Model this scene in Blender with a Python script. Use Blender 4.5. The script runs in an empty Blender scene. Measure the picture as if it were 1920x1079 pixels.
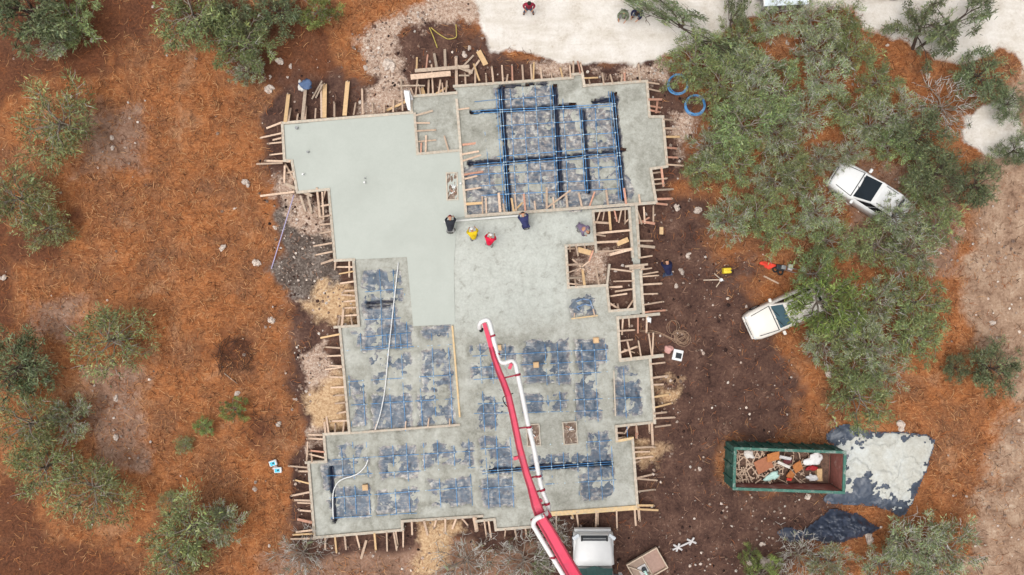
import bpy, bmesh, math, random
import numpy as np
from mathutils import Vector, Matrix
random.seed(7)
SC = bpy.context.scene
COL = SC.collection
# ---------------------------------------------------------------- camera, sky, sun, exposure
HC = 43.0                                   # height of the drone above the ground
PXM = 32.0                                  # photo pixels per metre on the ground
cam = bpy.data.cameras.new("camera"); camo = bpy.data.objects.new("camera", cam); COL.objects.link(camo)
camo.location = (0, 0, HC); camo.rotation_euler = (0, 0, 0)
cam.sensor_width = 36.0; cam.lens = 36.0 * HC / (1920 / PXM)
cam.clip_start = 0.5; cam.clip_end = 3000
SC.camera = camo
SUN_EL, SUN_AZ = math.radians(72), math.radians(235)
world = bpy.data.worlds.new("World"); SC.world = world; world.use_nodes = True
wn = world.node_tree.nodes; wl = world.node_tree.links
bg = wn["Background"]
sky = wn.new("ShaderNodeTexSky"); sky.sky_type = 'NISHITA'; sky.sun_disc = False
sky.sun_elevation = SUN_EL; sky.sun_rotation = SUN_AZ
sky.air_density = 1.0; sky.dust_density = 6.0; sky.ozone_density = 0.5
hs = wn.new("ShaderNodeHueSaturation"); hs.inputs['Saturation'].default_value = 0.22
wl.new(sky.outputs[0], hs.inputs['Color']); wl.new(hs.outputs[0], bg.inputs['Color'])
bg.inputs['Strength'].default_value = 0.15
sun = bpy.data.lights.new("sun", 'SUN'); sun.energy = 0.7; sun.angle = math.radians(60); sun.color = (1, .96, .9)
suno = bpy.data.objects.new("sun", sun); COL.objects.link(suno)
suno.rotation_euler = (math.pi / 2 - SUN_EL, 0, math.pi - SUN_AZ)
SC.view_settings.view_transform = 'Standard'; SC.view_settings.look = 'None'
SC.view_settings.exposure = 0.32; SC.view_settings.gamma = 1
SC.cycles.max_bounces = 5; SC.cycles.diffuse_bounces = 3; SC.cycles.transparent_max_bounces = 4
SC.cycles.use_denoising = True

# ---------------------------------------------------------------- helpers
def P(px, py, z=0.0):
    k = (HC - z) / HC / PXM
    return Vector(((px - 960) * k, (539.5 - py) * k, z))
def lin(c):
    c = c / 255.0
    return c / 12.92 if c <= .04045 else ((c + .055) / 1.055) ** 2.4
ALB = 1 / 1.3
def C(r, g, b, k=1.0):
    return (lin(r) * ALB * k, lin(g) * ALB * k, lin(b) * ALB * k, 1)
ORD = ['first', 'second', 'third', 'fourth', 'fifth', 'sixth', 'seventh', 'eighth', 'ninth', 'tenth', 'eleventh', 'twelfth',
       'thirteenth', 'fourteenth', 'fifteenth', 'sixteenth', 'seventeenth', 'eighteenth', 'nineteenth', 'twentieth', 'twenty-first', 'twenty-second']
def T(o, label=None, cat=None, group=None, kind=None):
    if label: o['label'] = label
    if cat: o['category'] = cat
    if group: o['group'] = group
    if kind: o['kind'] = kind
    return o
def thing(name, label, cat, loc=(0, 0, 0), rz=0.0, group=None):
    o = bpy.data.objects.new(name, None); COL.objects.link(o)
    o.location = loc; o.rotation_euler = (0, 0, rz); o.empty_display_size = .2
    return T(o, label, cat, group)
def link(name, me, m=None, parent=None):
    o = bpy.data.objects.new(name, me); COL.objects.link(o)
    if m is not None:
        if isinstance(m, (list, tuple)):
            for q in m: me.materials.append(q)
        else: me.materials.append(m)
    if parent is not None: o.parent = parent
    return o
def obj(name, bm, m=None, parent=None, smooth=False):
    me = bpy.data.meshes.new(name); bm.to_mesh(me); bm.free()
    if smooth:
        for p in me.polygons: p.use_smooth = True
    return link(name, me, m, parent)
def npmesh(name, V, F, cols=None, smooth=False):
    V = np.asarray(V, dtype=np.float32); F = np.asarray(F, dtype=np.int32)
    me = bpy.data.meshes.new(name); n, k = F.shape
    me.vertices.add(len(V)); me.vertices.foreach_set("co", V.ravel())
    me.loops.add(n * k); me.loops.foreach_set("vertex_index", F.ravel())
    me.polygons.add(n); me.polygons.foreach_set("loop_start", np.arange(0, n * k, k, dtype=np.int32))
    me.polygons.foreach_set("loop_total", np.full(n, k, dtype=np.int32))
    me.polygons.foreach_set("use_smooth", np.full(n, smooth))
    me.update(calc_edges=True)
    for nm, c in (cols or {}).items():
        a = me.attributes.new(nm, 'FLOAT_COLOR', 'POINT'); a.data.foreach_set("color", np.asarray(c, dtype=np.float32).ravel())
    return me
def box(bm, c, s, rz=0.0, M=None, bev=0.0, top=None):
    """box centre c, size s; top = (sx, sy) scale of the upper face"""
    r = bmesh.ops.create_cube(bm, size=1); vs = r['verts']
    for v in vs:
        t = top if (top and v.co.z > 0) else (1, 1)
        v.co = Vector((v.co.x * s[0] * t[0], v.co.y * s[1] * t[1], v.co.z * s[2]))
    if bev:
        es = list({e for v in vs for e in v.link_edges})
        g = bmesh.ops.bevel(bm, geom=es, offset=bev, segments=2, affect='EDGES', profile=.6)
        vs = list({v for f in g['faces'] for v in f.verts} | {v for v in vs if v.is_valid})
    X = Matrix.Translation(c) @ (M if M is not None else Matrix.Rotation(rz, 4, 'Z'))
    bmesh.ops.transform(bm, matrix=X, verts=vs)
    return vs
def beam(bm, a, b, w, h, bev=0.0, over=0.0):
    a, b = Vector(a), Vector(b); d = b - a; L = d.length
    if L < 1e-4: return
    x = d / L; up = Vector((0, 0, 1))
    if abs(x.z) > .98: up = Vector((0, 1, 0))
    y = up.cross(x).normalized(); z = x.cross(y)
    M = Matrix((x, y, z)).transposed().to_4x4()
    box(bm, (a + b) / 2, (L + over, w, h), M=M, bev=bev)
def tube(bm, pts, r, n=8, cap=True):
    pts = [Vector(p) for p in pts]; rs = r if isinstance(r, (list, tuple)) else [r] * len(pts)
    rings = []; prev = None
    for i, p in enumerate(pts):
        d = (pts[min(i + 1, len(pts) - 1)] - pts[max(i - 1, 0)]).normalized()
        u = prev if prev is not None else (Vector((0, 0, 1)) if abs(d.z) < .9 else Vector((1, 0, 0)))
        u = (u - d * u.dot(d)).normalized(); prev = u; v = d.cross(u)
        rings.append([bm.verts.new(p + (u * math.cos(2 * math.pi * k / n) + v * math.sin(2 * math.pi * k / n)) * rs[i]) for k in range(n)])
    for A, B in zip(rings, rings[1:]):
        for k in range(n): bm.faces.new((A[k], A[(k + 1) % n], B[(k + 1) % n], B[k]))
    if cap and n > 2:
        bm.faces.new(rings[0][::-1]); bm.faces.new(rings[-1])
def smooth_path(pts, n=6):
    pts = [Vector(p) for p in pts]; out = []
    for i in range(len(pts) - 1):
        p0, p1, p2, p3 = pts[max(i - 1, 0)], pts[i], pts[i + 1], pts[min(i + 2, len(pts) - 1)]
        for k in range(n):
            t = k / n
            out.append(.5 * ((2 * p1) + (p2 - p0) * t + (2 * p0 - 5 * p1 + 4 * p2 - p3) * t * t + (3 * p1 - p0 - 3 * p2 + p3) * t ** 3))
    out.append(pts[-1]); return out
# numpy value noise ------------------------------------------------------------
_tab = np.random.RandomState(3).rand(256, 256)
def vn(x, y, s=0):
    x = np.asarray(x) + s * 17.31; y = np.asarray(y) + s * 9.77
    xi = np.floor(x).astype(int); yi = np.floor(y).astype(int); fx = x - xi; fy = y - yi
    fx = fx * fx * (3 - 2 * fx); fy = fy * fy * (3 - 2 * fy)
    g = lambda a, b: _tab[a & 255, b & 255]
    return (g(xi, yi) * (1 - fx) + g(xi + 1, yi) * fx) * (1 - fy) + (g(xi, yi + 1) * (1 - fx) + g(xi + 1, yi + 1) * fx) * fy
def fbm(x, y, s=0, o=4):
    r = 0; a = .5; t = 0
    for i in range(o):
        r = r + a * vn(x * 2 ** i, y * 2 ** i, s + i * 3); t += a; a *= .5
    return r / t
def sst(a, b, x):
    t = np.clip((x - a) / (b - a), 0, 1); return t * t * (3 - 2 * t)
def sdist(X, Y, poly):
    """signed distance (same unit as poly), negative inside"""
    X = np.asarray(X, float); Y = np.asarray(Y, float); d2 = np.full(X.shape, 1e18); ins = np.zeros(X.shape, bool)
    for (x0, y0), (x1, y1) in zip(poly, poly[1:] + poly[:1]):
        ex, ey = x1 - x0, y1 - y0; L = ex * ex + ey * ey + 1e-12
        t = np.clip(((X - x0) * ex + (Y - y0) * ey) / L, 0, 1)
        d2 = np.minimum(d2, (X - x0 - t * ex) ** 2 + (Y - y0 - t * ey) ** 2)
        if y0 != y1:
            c = ((y0 > Y) != (y1 > Y)) & (X < ex * (Y - y0) / (y1 - y0) + x0); ins ^= c
    return np.where(ins, -1, 1) * np.sqrt(d2)
# ---------------------------------------------------------------- materials
class N:
    def __init__(s, name):
        s.m = bpy.data.materials.new(name); s.m.use_nodes = True
        s.n = s.m.node_tree.nodes; s.l = s.m.node_tree.links; s.b = s.n['Principled BSDF']
    def add(s, t, **k):
        o = s.n.new(t)
        for a, v in k.items():
            if hasattr(o, a): setattr(o, a, v)
            else: o.inputs[a.replace('_', ' ')].default_value = v
        return o
    def noise(s, scale, detail=3, rough=.55, vec=None, dist=0):
        o = s.n.new('ShaderNodeTexNoise'); o.inputs['Scale'].default_value = scale; o.inputs['Detail'].default_value = detail
        o.inputs['Roughness'].default_value = rough; o.inputs['Distortion'].default_value = dist
        if vec is not None: s.l.new(vec, o.inputs['Vector'])
        return o.outputs['Fac']
    def ramp(s, fac, stops):
        o = s.n.new('ShaderNodeValToRGB'); e = o.color_ramp.elements
        while len(e) < len(stops): e.new(.5)
        for i, (p, c) in enumerate(stops): e[i].position = p; e[i].color = c if len(c) == 4 else (*c, 1)
        s.l.new(fac, o.inputs[0]); return o.outputs[0]
    def mix(s, fac, a, b, mode='MIX'):
        o = s.n.new('ShaderNodeMix'); o.data_type = 'RGBA'; o.blend_type = mode
        for v, k in ((fac, 0), (a, 6), (b, 7)):
            if hasattr(v, 'node'): s.l.new(v, o.inputs[k])
            else: o.inputs[k].default_value = v
        return o.outputs[2]
    def math(s, op, a, b=0.0, c=None, clamp=False):
        o = s.n.new('ShaderNodeMath'); o.operation = op; o.use_clamp = clamp
        for i, v in enumerate((a, b) if c is None else (a, b, c)):
            if hasattr(v, 'node'): s.l.new(v, o.inputs[i])
            else: o.inputs[i].default_value = v
        return o.outputs[0]
    def attr(s, name):
        o = s.n.new('ShaderNodeAttribute'); o.attribute_name = name; return o
    def coord(s, k='Object'):
        return s.n.new('ShaderNodeTexCoord').outputs[k]
    def bump(s, h, strength=.4, dist=.05):
        o = s.n.new('ShaderNodeBump'); o.inputs['Strength'].default_value = strength; o.inputs['Distance'].default_value = dist
        s.l.new(h, o.inputs['Height']); s.l.new(o.outputs[0], s.b.inputs['Normal'])
    def out(s, col, rough=.8, spec=.3, metal=0):
        if hasattr(col, 'node'): s.l.new(col, s.b.inputs['Base Color'])
        else: s.b.inputs['Base Color'].default_value = col
        s.b.inputs['Roughness'].default_value = rough; s.b.inputs['Specular IOR Level'].default_value = spec
        s.b.inputs['Metallic'].default_value = metal
        return s.m
def pm(name, c, rough=.7, var=.25, scale=5.0, metal=0, spec=.3, bump=0, rnd=0.0, dirt=None):
    """painted / plain surface with procedural mottling, optional per-object variation and dirt colour"""
    n = N(name); f = n.noise(scale, 4, .6, n.coord())
    base = C(*c); d = tuple(x * (1 - var) for x in base[:3]) + (1,); l = tuple(min(.85, x * (1 + var * .7)) for x in base[:3]) + (1,)
    col = n.ramp(f, [(.3, d), (.7, l)])
    if rnd:
        oi = n.n.new('ShaderNodeObjectInfo').outputs['Random']
        v = n.math('MULTIPLY_ADD', oi, 2 * rnd, 1 - rnd)
        h = n.n.new('ShaderNodeHueSaturation'); n.l.new(v, h.inputs['Value']); n.l.new(col, h.inputs['Color']); col = h.outputs[0]
    if dirt:
        g = n.noise(scale * .6, 6, .7, n.coord(), .6); col = n.mix(n.ramp(g, [(.52, (0, 0, 0, 1)), (.66, (1, 1, 1, 1))]), col, C(*dirt))
    if bump: n.bump(f, bump, .03)
    return n.out(col, rough, spec, metal)
M = {}
M['wood'] = pm('form_wood', (212, 184, 160), .85, .22, 9, rnd=.22, bump=.3)
M['wood_old'] = pm('weathered_wood', (190, 170, 150), .9, .25, 9, rnd=.2, bump=.3)
M['wood_new'] = pm('fresh_wood', (222, 186, 140), .8, .15, 9, rnd=.1)
M['wood_red'] = pm('reddish_wood', (208, 156, 132), .85, .2, 9, rnd=.15)
M['board'] = pm('concrete_stained_board', (204, 190, 172), .9, .22, 7, rnd=.12, dirt=(190, 190, 178), bump=.3)
M['board_new'] = pm('yellow_board', (226, 196, 150), .85, .15, 7, rnd=.08, dirt=(200, 190, 170))
M['white'] = pm('white_plastic', (236, 236, 234), .45, .06, 6)
M['cable'] = pm('blue_sheath', (88, 156, 216), .5, .2, 3, rnd=.2, dirt=(170, 190, 200))
M['tie'] = pm('pale_tie', (205, 225, 235), .6, .1)
M['rubber'] = pm('black_rubber', (38, 38, 40), .7, .2)
M['dark'] = pm('dark_plastic', (45, 50, 55), .6, .2)
M['steel'] = pm('grey_steel', (150, 152, 152), .5, .2, 4, metal=.4)
# ================================================================ THE SETTING: ground
OUT = [(528,231),(772,211),(771,181),(855,174),(851,162),(1073,146),(1073,140),(1092,138),(1095,161),(1213,152),(1218,218),(1243,219),(1250,312),(1220,317),(1230,380),(1193,383),(1199,482),(1204,505),(1207,588),(1158,595),(1163,674),(1219,671),(1227,793),(1155,800),(1157,828),(1186,822),(1195,953),(1029,965),(1003,989),(929,994),(926,974),(904,976),(904,968),(754,978),(755,995),(589,1008),(578,868),(611,866),(606,814),(653,812),(637,616),(672,611),(663,487),(627,489),(616,355),(557,360),(548,302),(531,301)]
PIT = [(1113,396),(1180,391),(1186,480),(1191,580),(1142,583),(1138,536),(1065,539),(1061,460),(1116,457)]
FIN = [(529,233),(771,213),(778,214),(783,289),(862,283),(872,406),(857,409),(851,500),(853,608),(775,612),(763,482),(664,487),(627,488),(617,356),(558,360),(548,303),(531,301)]
ZONES = dict(
 mulch=[[(1215,330),(1330,370),(1345,485),(1425,470),(1400,560),(1450,650),(1490,720),(1480,800),(1400,835),(1330,850),(1345,940),(1440,960),(1440,1010),(1330,1060),(1240,1110),(1000,1030),(1190,960),(1200,400)],
        [(725,80),(760,45),(800,35),(880,45),(915,70),(960,115),(1240,125),(1300,200),(1300,340),(1200,400),(1000,400),(700,215),(540,235),(545,170),(620,130),(690,150)],
        [(500,225),(560,160),(600,300),(640,620),(660,820),(600,1020),(540,1000),(560,830),(525,620),(545,540),(505,505),(545,350),(490,320)],
        [(1000,960),(1240,950),(1260,1120),(980,1120)],[(1200,930),(1330,900),(1570,925),(1540,1000),(1470,1100),(1200,1100)]],
 road=[[(896,-600),(902,0),(903,55),(925,92),(960,98),(990,104),(1050,110),(1120,118),(1190,122),(1250,95),(1340,78),(1375,45),(1420,18),(1600,18),(1640,60),(1700,85),(1740,108),(1800,118),(1850,100),(1880,85),(1930,140),(2300,200),(2600,-600)],
       [(1800,215),(1860,190),(1905,160),(1930,300),(1850,300),(1805,270)]],
 tan=[[(1850,170),(1925,110),(2000,110),(2000,330),(1885,330),(1872,220)],[(1815,320),(1870,180),(1930,140),(2300,140),(2400,1500),(1760,1500),(1800,1090),(1810,980),(1860,880),(1900,760),(1850,650),(1800,560),(1800,480),(1835,420)]],
 saw=[[(566,582),(608,545),(655,542),(666,612),(605,615)],[(572,745),(600,715),(640,695),(655,800),(605,795),(568,772)],[(1232,735),(1285,728),(1268,768),(1235,772)],[(795,985),(862,985),(856,1050),(820,1079),(770,1090)],[(1200,830),(1245,840),(1240,880),(1205,880)]],
 rubble=[[(640,62),(690,35),(745,38),(800,14),(880,-30),(903,-10),(903,40),(855,32),(810,24),(765,40),(730,76),(722,104),(742,128),(700,140),(650,105)],[(690,165),(750,155),(765,205),(690,212)],[(512,325),(553,318),(556,362),(515,352)],[(555,640),(620,630),(640,720),(580,735)],[(1252,222),(1298,225),(1285,318),(1258,310)],[(1000,118),(1060,120),(1060,145),(1000,142)],[(1120,128),(1240,128),(1240,148),(1120,148)],[(1085,462),(1145,462),(1145,535),(1090,535)],[(545,375),(600,390),(612,430),(560,420)],[(560,800),(605,800),(575,870)]],
 ash=[[(545,375),(600,390),(625,440),(640,560),(590,570),(540,545),(508,512),(520,440)]],
 dry=[[(120,190),(260,200),(250,310),(150,330)],[(150,690),(260,690),(270,880),(180,860)],[(60,560),(150,560),(140,630),(60,640)],[(505,1060),(560,1020),(800,1000),(1090,985),(1100,1300),(450,1300)],[(1590,300),(1800,300),(1800,520),(1590,470)],[(1260,960),(1500,940),(1460,1100),(1240,1100)]],
 damp=[[(-400,-400),(330,-400),(320,40),(200,130),(60,140),(-60,260),(-400,300)],[(-400,880),(40,900),(110,1000),(260,1050),(300,1300),(-400,1300)],[(-300,300),(30,330),(20,700),(-300,700)],[(385,650),(430,625),(480,640),(475,690),(420,700)],[(455,790),(520,780),(530,830),(470,830)],[(330,40),(480,150),(640,180),(640,60),(560,0),(330,0)],[(0,420),(140,400),(120,500),(0,500)]])
BLUR = dict(mulch=1.6, road=.35, tan=1.5, saw=1.1, rubble=.8, ash=.8, dry=1.5, damp=1.2)
def zone_w(px, py):
    xm, ym = (px - 960) / PXM, (539.5 - py) / PXM
    n1 = (fbm(xm * .5, ym * .5, 5) - .5) * 2.2; n2 = (fbm(xm * 1.9, ym * 1.9, 9) - .5) * 1.3
    W = {}
    for k, L in ZONES.items():
        d = np.full(np.shape(px), 1e9)
        for p in L: d = np.minimum(d, sdist(px, py, p) / PXM)
        a = 1.0 if k not in ('road',) else .45
        W[k] = sst(BLUR[k], -BLUR[k], d + (n1 + n2) * a)
    d = sdist(px, py, OUT) / PXM
    W['mulch'] = np.maximum(W['mulch'], sst(1.9, .6, d + n1 * .6))
    return W
ax = lambda a, s, far: np.concatenate([-np.geomspace(a, far, 22)[::-1][:-1], np.arange(-a, a + 1e-6, s), np.geomspace(a, far, 22)[1:]])
gx = ax(33.0, .2, 900); gy = ax(19.6, .2, 900)
GX, GY = np.meshgrid(gx, gy); gpx = GX * PXM + 960; gpy = 539.5 - GY * PXM
W = zone_w(gpx, gpy)
inm = sst(.3, -.2, sdist(gpx, gpy, OUT) / PXM)
GZ = (fbm(GX * .6, GY * .6, 2) - .5) * .22 * (1 - W['road'] * .8) + (fbm(GX * 2.7, GY * 2.7, 4) - .5) * .10 * (1 - W['road'] * .7) + W['rubble'] * (fbm(GX * 2, GY * 2, 11) - .3) * .35 * (1 - W['road']) + W['saw'] * .12
GZ = GZ * (1 - inm) - inm * .02
GZ[(np.abs(GX) > 34) | (np.abs(GY) > 20.5)] *= .5
nx, ny = len(gx), len(gy)
ii = (np.arange(ny - 1)[:, None] * nx + np.arange(nx - 1)[None, :]).ravel()
GF = np.stack([ii, ii + 1, ii + nx + 1, ii + nx], 1)
st = lambda ks: np.stack([W[k].ravel() for k in ks], 1)
def ground_mat():
    n = N('ground_earth'); v = n.coord()
    a1 = n.attr('zoneA'); a2 = n.attr('zoneB')
    def sp(a):
        o = n.n.new('ShaderNodeSeparateColor'); n.l.new(a.outputs['Color'], o.inputs[0]); return o.outputs[0], o.outputs[1], o.outputs[2], a.outputs['Alpha']
    mul, road, tan, saw = sp(a1); rub, ash, dry, damp = sp(a2)
    big = n.noise(.3, 5, .62, v); mid = n.noise(.9, 5, .65, v); fine = n.noise(7, 5, .75, v); fine2 = n.noise(16, 3, .7, v)
    # fibres: two noises stretched along crossing, wandering directions
    def fib(rot, sc):
        mp = n.n.new('ShaderNodeMapping'); mp.inputs['Rotation'].default_value = (0, 0, rot); mp.inputs['Scale'].default_value = (sc, sc * 7, 1)
        n.l.new(v, mp.inputs[0]); return n.noise(1.0, 3, .6, mp.outputs[0], 1.6)
    f1 = n.math('MAXIMUM', fib(.5, 1.6), fib(2.0, 1.8)); f1 = n.math('MAXIMUM', f1, fib(2.9, 1.5))
    duff = n.ramp(n.math('ADD', n.math('MULTIPLY', mid, .55), n.math('MULTIPLY', fine, .45)),
                  [(.36, C(78, 46, 32)), (.45, C(128, 73, 43)), (.55, C(164, 97, 55)), (.67, C(202, 136, 86))])
    duff = n.mix(n.ramp(f1, [(.56, (0, 0, 0, 1)), (.72, (.75, .75, .75, 1))]), duff, C(200, 140, 98))
    duff = n.mix(n.ramp(big, [(.44, (0, 0, 0, 1)), (.62, (.95, .95, .95, 1))]), duff, n.ramp(fine, [(.35, C(72, 46, 38)), (.5, C(108, 70, 54)), (.68, C(156, 114, 88))]), 'MIX')
    pt = n.noise(.45, 4, .6, v, .5)
    duff = n.mix(n.ramp(pt, [(.56, (0, 0, 0, 1)), (.7, (.6, .6, .6, 1))]), duff, n.ramp(fine, [(.35, C(132, 96, 74)), (.65, C(196, 156, 124))]))
    duff = n.mix(.2, duff, n.ramp(fine2, [(.3, C(80, 40, 25)), (.7, C(240, 180, 120))]))
    mc = n.ramp(n.math('ADD', n.math('MULTIPLY', mid, .5), n.math('MULTIPLY', fine, .5)), [(.34, C(54, 39, 35)), (.47, C(86, 63, 55)), (.58, C(108, 81, 69)), (.7, C(154, 126, 110))])
    rc = n.ramp(n.math('ADD', n.math('MULTIPLY', mid, .6), n.math('MULTIPLY', fine, .4)), [(.34, C(196, 184, 168)), (.46, C(222, 214, 203)), (.6, C(236, 230, 222))])
    tr_ = n.n.new('ShaderNodeMapping'); tr_.inputs['Scale'].default_value = (.25, 1.6, 1); n.l.new(v, tr_.inputs[0]); rut = n.noise(1.0, 4, .6, tr_.outputs[0], .4)
    rc = n.mix(n.ramp(rut, [(.5, (0, 0, 0, 1)), (.68, (.5, .5, .5, 1))]), rc, C(204, 194, 178))
    tc = n.ramp(n.math('ADD', n.math('MULTIPLY', mid, .6), n.math('MULTIPLY', fine, .4)), [(.36, C(112, 86, 70)), (.47, C(158, 128, 106)), (.57, C(182, 154, 130)), (.68, C(214, 192, 170))])
    sc = n.ramp(fine, [(.33, C(160, 124, 92)), (.5, C(200, 166, 128)), (.66, C(226, 198, 162))])
    bc = n.ramp(n.math('ADD', n.math('MULTIPLY', fine, .6), n.math('MULTIPLY', fine2, .4)), [(.34, C(110, 84, 70)), (.48, C(180, 152, 132)), (.62, C(222, 204, 188))])
    ac = n.ramp(n.math('ADD', n.math('MULTIPLY', mid, .4), n.math('MULTIPLY', fine, .6)), [(.34, C(60, 50, 46)), (.5, C(104, 92, 84)), (.68, C(176, 164, 154))])
    dc = n.ramp(n.math('ADD', n.math('MULTIPLY', mid, .5), n.math('MULTIPLY', fine, .5)), [(.33, C(100, 76, 62)), (.5, C(150, 120, 102)), (.7, C(190, 164, 146))])
    pc = n.ramp(fine, [(.3, C(60, 38, 30)), (.7, C(118, 74, 54))])
    col = duff
    jit = n.math('MULTIPLY_ADD', n.math('ADD', n.math('MULTIPLY', fine, .6), n.math('MULTIPLY', mid, .4)), 1.5, -.75)
    def lay(col, w, c, k=1.0, lim=1.0):
        t = n.math('MULTIPLY_ADD', w, 2.4, -.7); t = n.math('ADD', t, n.math('MULTIPLY', jit, 1.4 * k), clamp=True)
        t = n.math('MULTIPLY', t, n.math('MULTIPLY', n.math('MINIMUM', n.math('MULTIPLY', w, 12), 1), lim))
        return n.mix(t, col, c)
    col = lay(col, dry, dc, 1, .85); col = lay(col, tan, tc); col = lay(col, damp, pc, 1, .8); col = lay(col, mul, mc)
    col = lay(col, ash, ac); col = lay(col, rub, bc, 1.3); col = lay(col, saw, sc, .9); col = lay(col, road, rc, .8)
    h = n.math('ADD', n.math('MULTIPLY', fine, .6), n.math('MULTIPLY', fine2, .3))
    n.bump(h, .8, .06)
    return n.out(col, .95, .15)
gm = npmesh('ground', np.stack([GX.ravel(), GY.ravel(), GZ.ravel()], 1), GF, {'zoneA': st(['mulch', 'road', 'tan', 'saw']), 'zoneB': st(['rubble', 'ash', 'dry', 'damp'])}, True)
T(link('ground', gm, ground_mat()), kind='structure')

# ---- loose litter nobody could count: needles and twigs, stone chips
rs = np.random.RandomState(11)
def rand_pts(n, xr=(-60, 1980), yr=(-40, 1120)):
    return rs.uniform(*xr, n), rs.uniform(*yr, n)
def attr_mat(name, rough=.9, at='tint'):
    n = N(name); f = n.noise(20, 2, .5, n.coord())
    c = n.mix(.25, n.attr(at).outputs['Color'], n.ramp(f, [(.3, (.02, .02, .02, 1)), (.7, (.5, .45, .4, 1))]), 'OVERLAY')
    return n.out(c, rough, .2)
def litter(name, n, wfun, lr, wr, cols, zr=(.03, .12)):
    px, py = rand_pts(n); w = wfun(px, py); k = rs.rand(n) < w; px, py = px[k], py[k]; n = len(px)
    a = rs.rand(n) * np.pi; L = rs.uniform(*lr, n) ** 1.0; wd = rs.uniform(*wr, n)
    x = (px - 960) / PXM; y = (539.5 - py) / PXM; z0 = rs.uniform(*zr, n)
    dx, dy = np.cos(a), np.sin(a); bend = rs.normal(0, .12, n) * L
    V = np.zeros((n, 6, 3))
    for i, t in enumerate((-.5, 0, .5)):
        cx = x + dx * L * t + (-dy) * bend * (1 - 4 * t * t); cy = y + dy * L * t + dx * bend * (1 - 4 * t * t); ww = wd * (1 - 1.2 * t * t)
        zz = z0 + rs.uniform(-.02, .03, n)
        V[:, i * 2] = np.stack([cx - dy * ww / 2, cy + dx * ww / 2, zz], 1); V[:, i * 2 + 1] = np.stack([cx + dy * ww / 2, cy - dx * ww / 2, zz], 1)
    b = np.arange(n)[:, None] * 6
    F = np.concatenate([b + np.array([[0, 1, 3, 2]]), b + np.array([[2, 3, 5, 4]])])
    cs = np.array([C(*c) for c in cols]); ci = cs[rs.randint(0, len(cs), n)] * rs.uniform(.75, 1.2, (n, 1)); ci[:, 3] = 1
    o = link(name, npmesh(name, V.reshape(-1, 3), F, {'tint': np.repeat(ci, 6, 0)}), attr_mat(name + '_fibre'))
    return T(o, kind='stuff')
def w_duff(px, py):
    W = zone_w(px, py); inside = sdist(px, py, OUT) < 6
    return np.where(inside, 0, np.clip(1 - W['road'] - W['tan'] * .85 - W['mulch'] * .97 - W['ash'] * .9 - W['rubble'] * .8 - W['saw'] - W['dry'] * .4 - W['damp'] * .8, 0, 1)) * (.35 + .65 * fbm(px / 70, py / 70, 21))
T(litter('needle_litter', 120000, w_duff, (.14, .5), (.011, .026), [(176, 108, 62), (204, 146, 96), (136, 78, 46), (70, 42, 30), (164, 94, 52), (190, 126, 78), (98, 58, 38), (218, 170, 122)]),
  'rusty orange needle and twig litter covering the open ground', 'litter')
def w_mul(px, py):
    W = zone_w(px, py); inside = sdist(px, py, OUT) < 6
    return np.where(inside, 0, np.clip(W['mulch'] * .7 + W['dry'] * .9 + W['tan'] * .3 - W['road'], 0, 1)) * (.3 + .7 * fbm(px / 40, py / 40, 31))
T(litter('bark_litter', 30000, w_mul, (.1, .4), (.012, .03), [(120, 84, 68), (150, 116, 98), (70, 48, 42), (176, 140, 118), (60, 40, 36), (170, 110, 76)]),
  'dark bark and root litter trodden into the brown soil', 'litter')
def chips(name, n, wfun, sr, cols, z=.02, seed=1):
    px, py = rand_pts(n); w = wfun(px, py); k = rs.rand(n) < w; px, py = px[k], py[k]; n = len(px)
    s = sr[0] + (sr[1] - sr[0]) * rs.rand(n) ** 3
    base = np.array([[1, 0, 0], [.3, .9, .1], [-.8, .5, 0], [-.7, -.6, .05], [.4, -.9, 0], [.1, .1, .8], [-.25, -.1, .6]])
    V = base[None] * s[:, None, None] * rs.uniform(.6, 1.25, (n, 7, 1)); a = rs.rand(n) * 6.28
    c, sn = np.cos(a)[:, None], np.sin(a)[:, None]; X = V[:, :, 0] * c - V[:, :, 1] * sn; Y = V[:, :, 0] * sn + V[:, :, 1] * c
    V = np.stack([X + ((px - 960) / PXM)[:, None], Y + ((539.5 - py) / PXM)[:, None], V[:, :, 2] * .8 + z + .04], 2)
    f = np.array([[0, 1, 5], [1, 2, 5], [2, 6, 5], [2, 3, 6], [3, 4, 6], [4, 5, 6], [4, 0, 5]])
    F = (np.arange(n)[:, None, None] * 7 + f[None]).reshape(-1, 3)
    cs = np.array([C(*q) for q in cols]); ci = cs[rs.randint(0, len(cs), n)] * rs.uniform(.75, 1.15, (n, 1)); ci[:, 3] = 1
    return T(link(name, npmesh(name, V.reshape(-1, 3), F, {'tint': np.repeat(ci, 7, 0)}), attr_mat(name + '_stone')), kind='stuff')
def w_chip(px, py):
    W = zone_w(px, py); inside = (sdist(px, py, OUT) < 5) & ~(sdist(px, py, PIT) < -4)
    return np.where(inside, 0, np.clip(W['rubble'] * .95 + W['ash'] * .55 + W['mulch'] * .13 + W['tan'] * .2 + W['dry'] * .16 + W['saw'] * .35 + .008 - W['road'] * .93, 0, 1)) * (.25 + .75 * (fbm(px / 28, py / 28, 41) > .5))
T(chips('stone_chips', 75000, w_chip, (.02, .12), [(226, 212, 200), (196, 176, 162), (170, 148, 134), (230, 220, 210), (140, 118, 106), (150, 126, 110)]),
  'pale limestone chips scattered round the building site', 'gravel')
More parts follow.
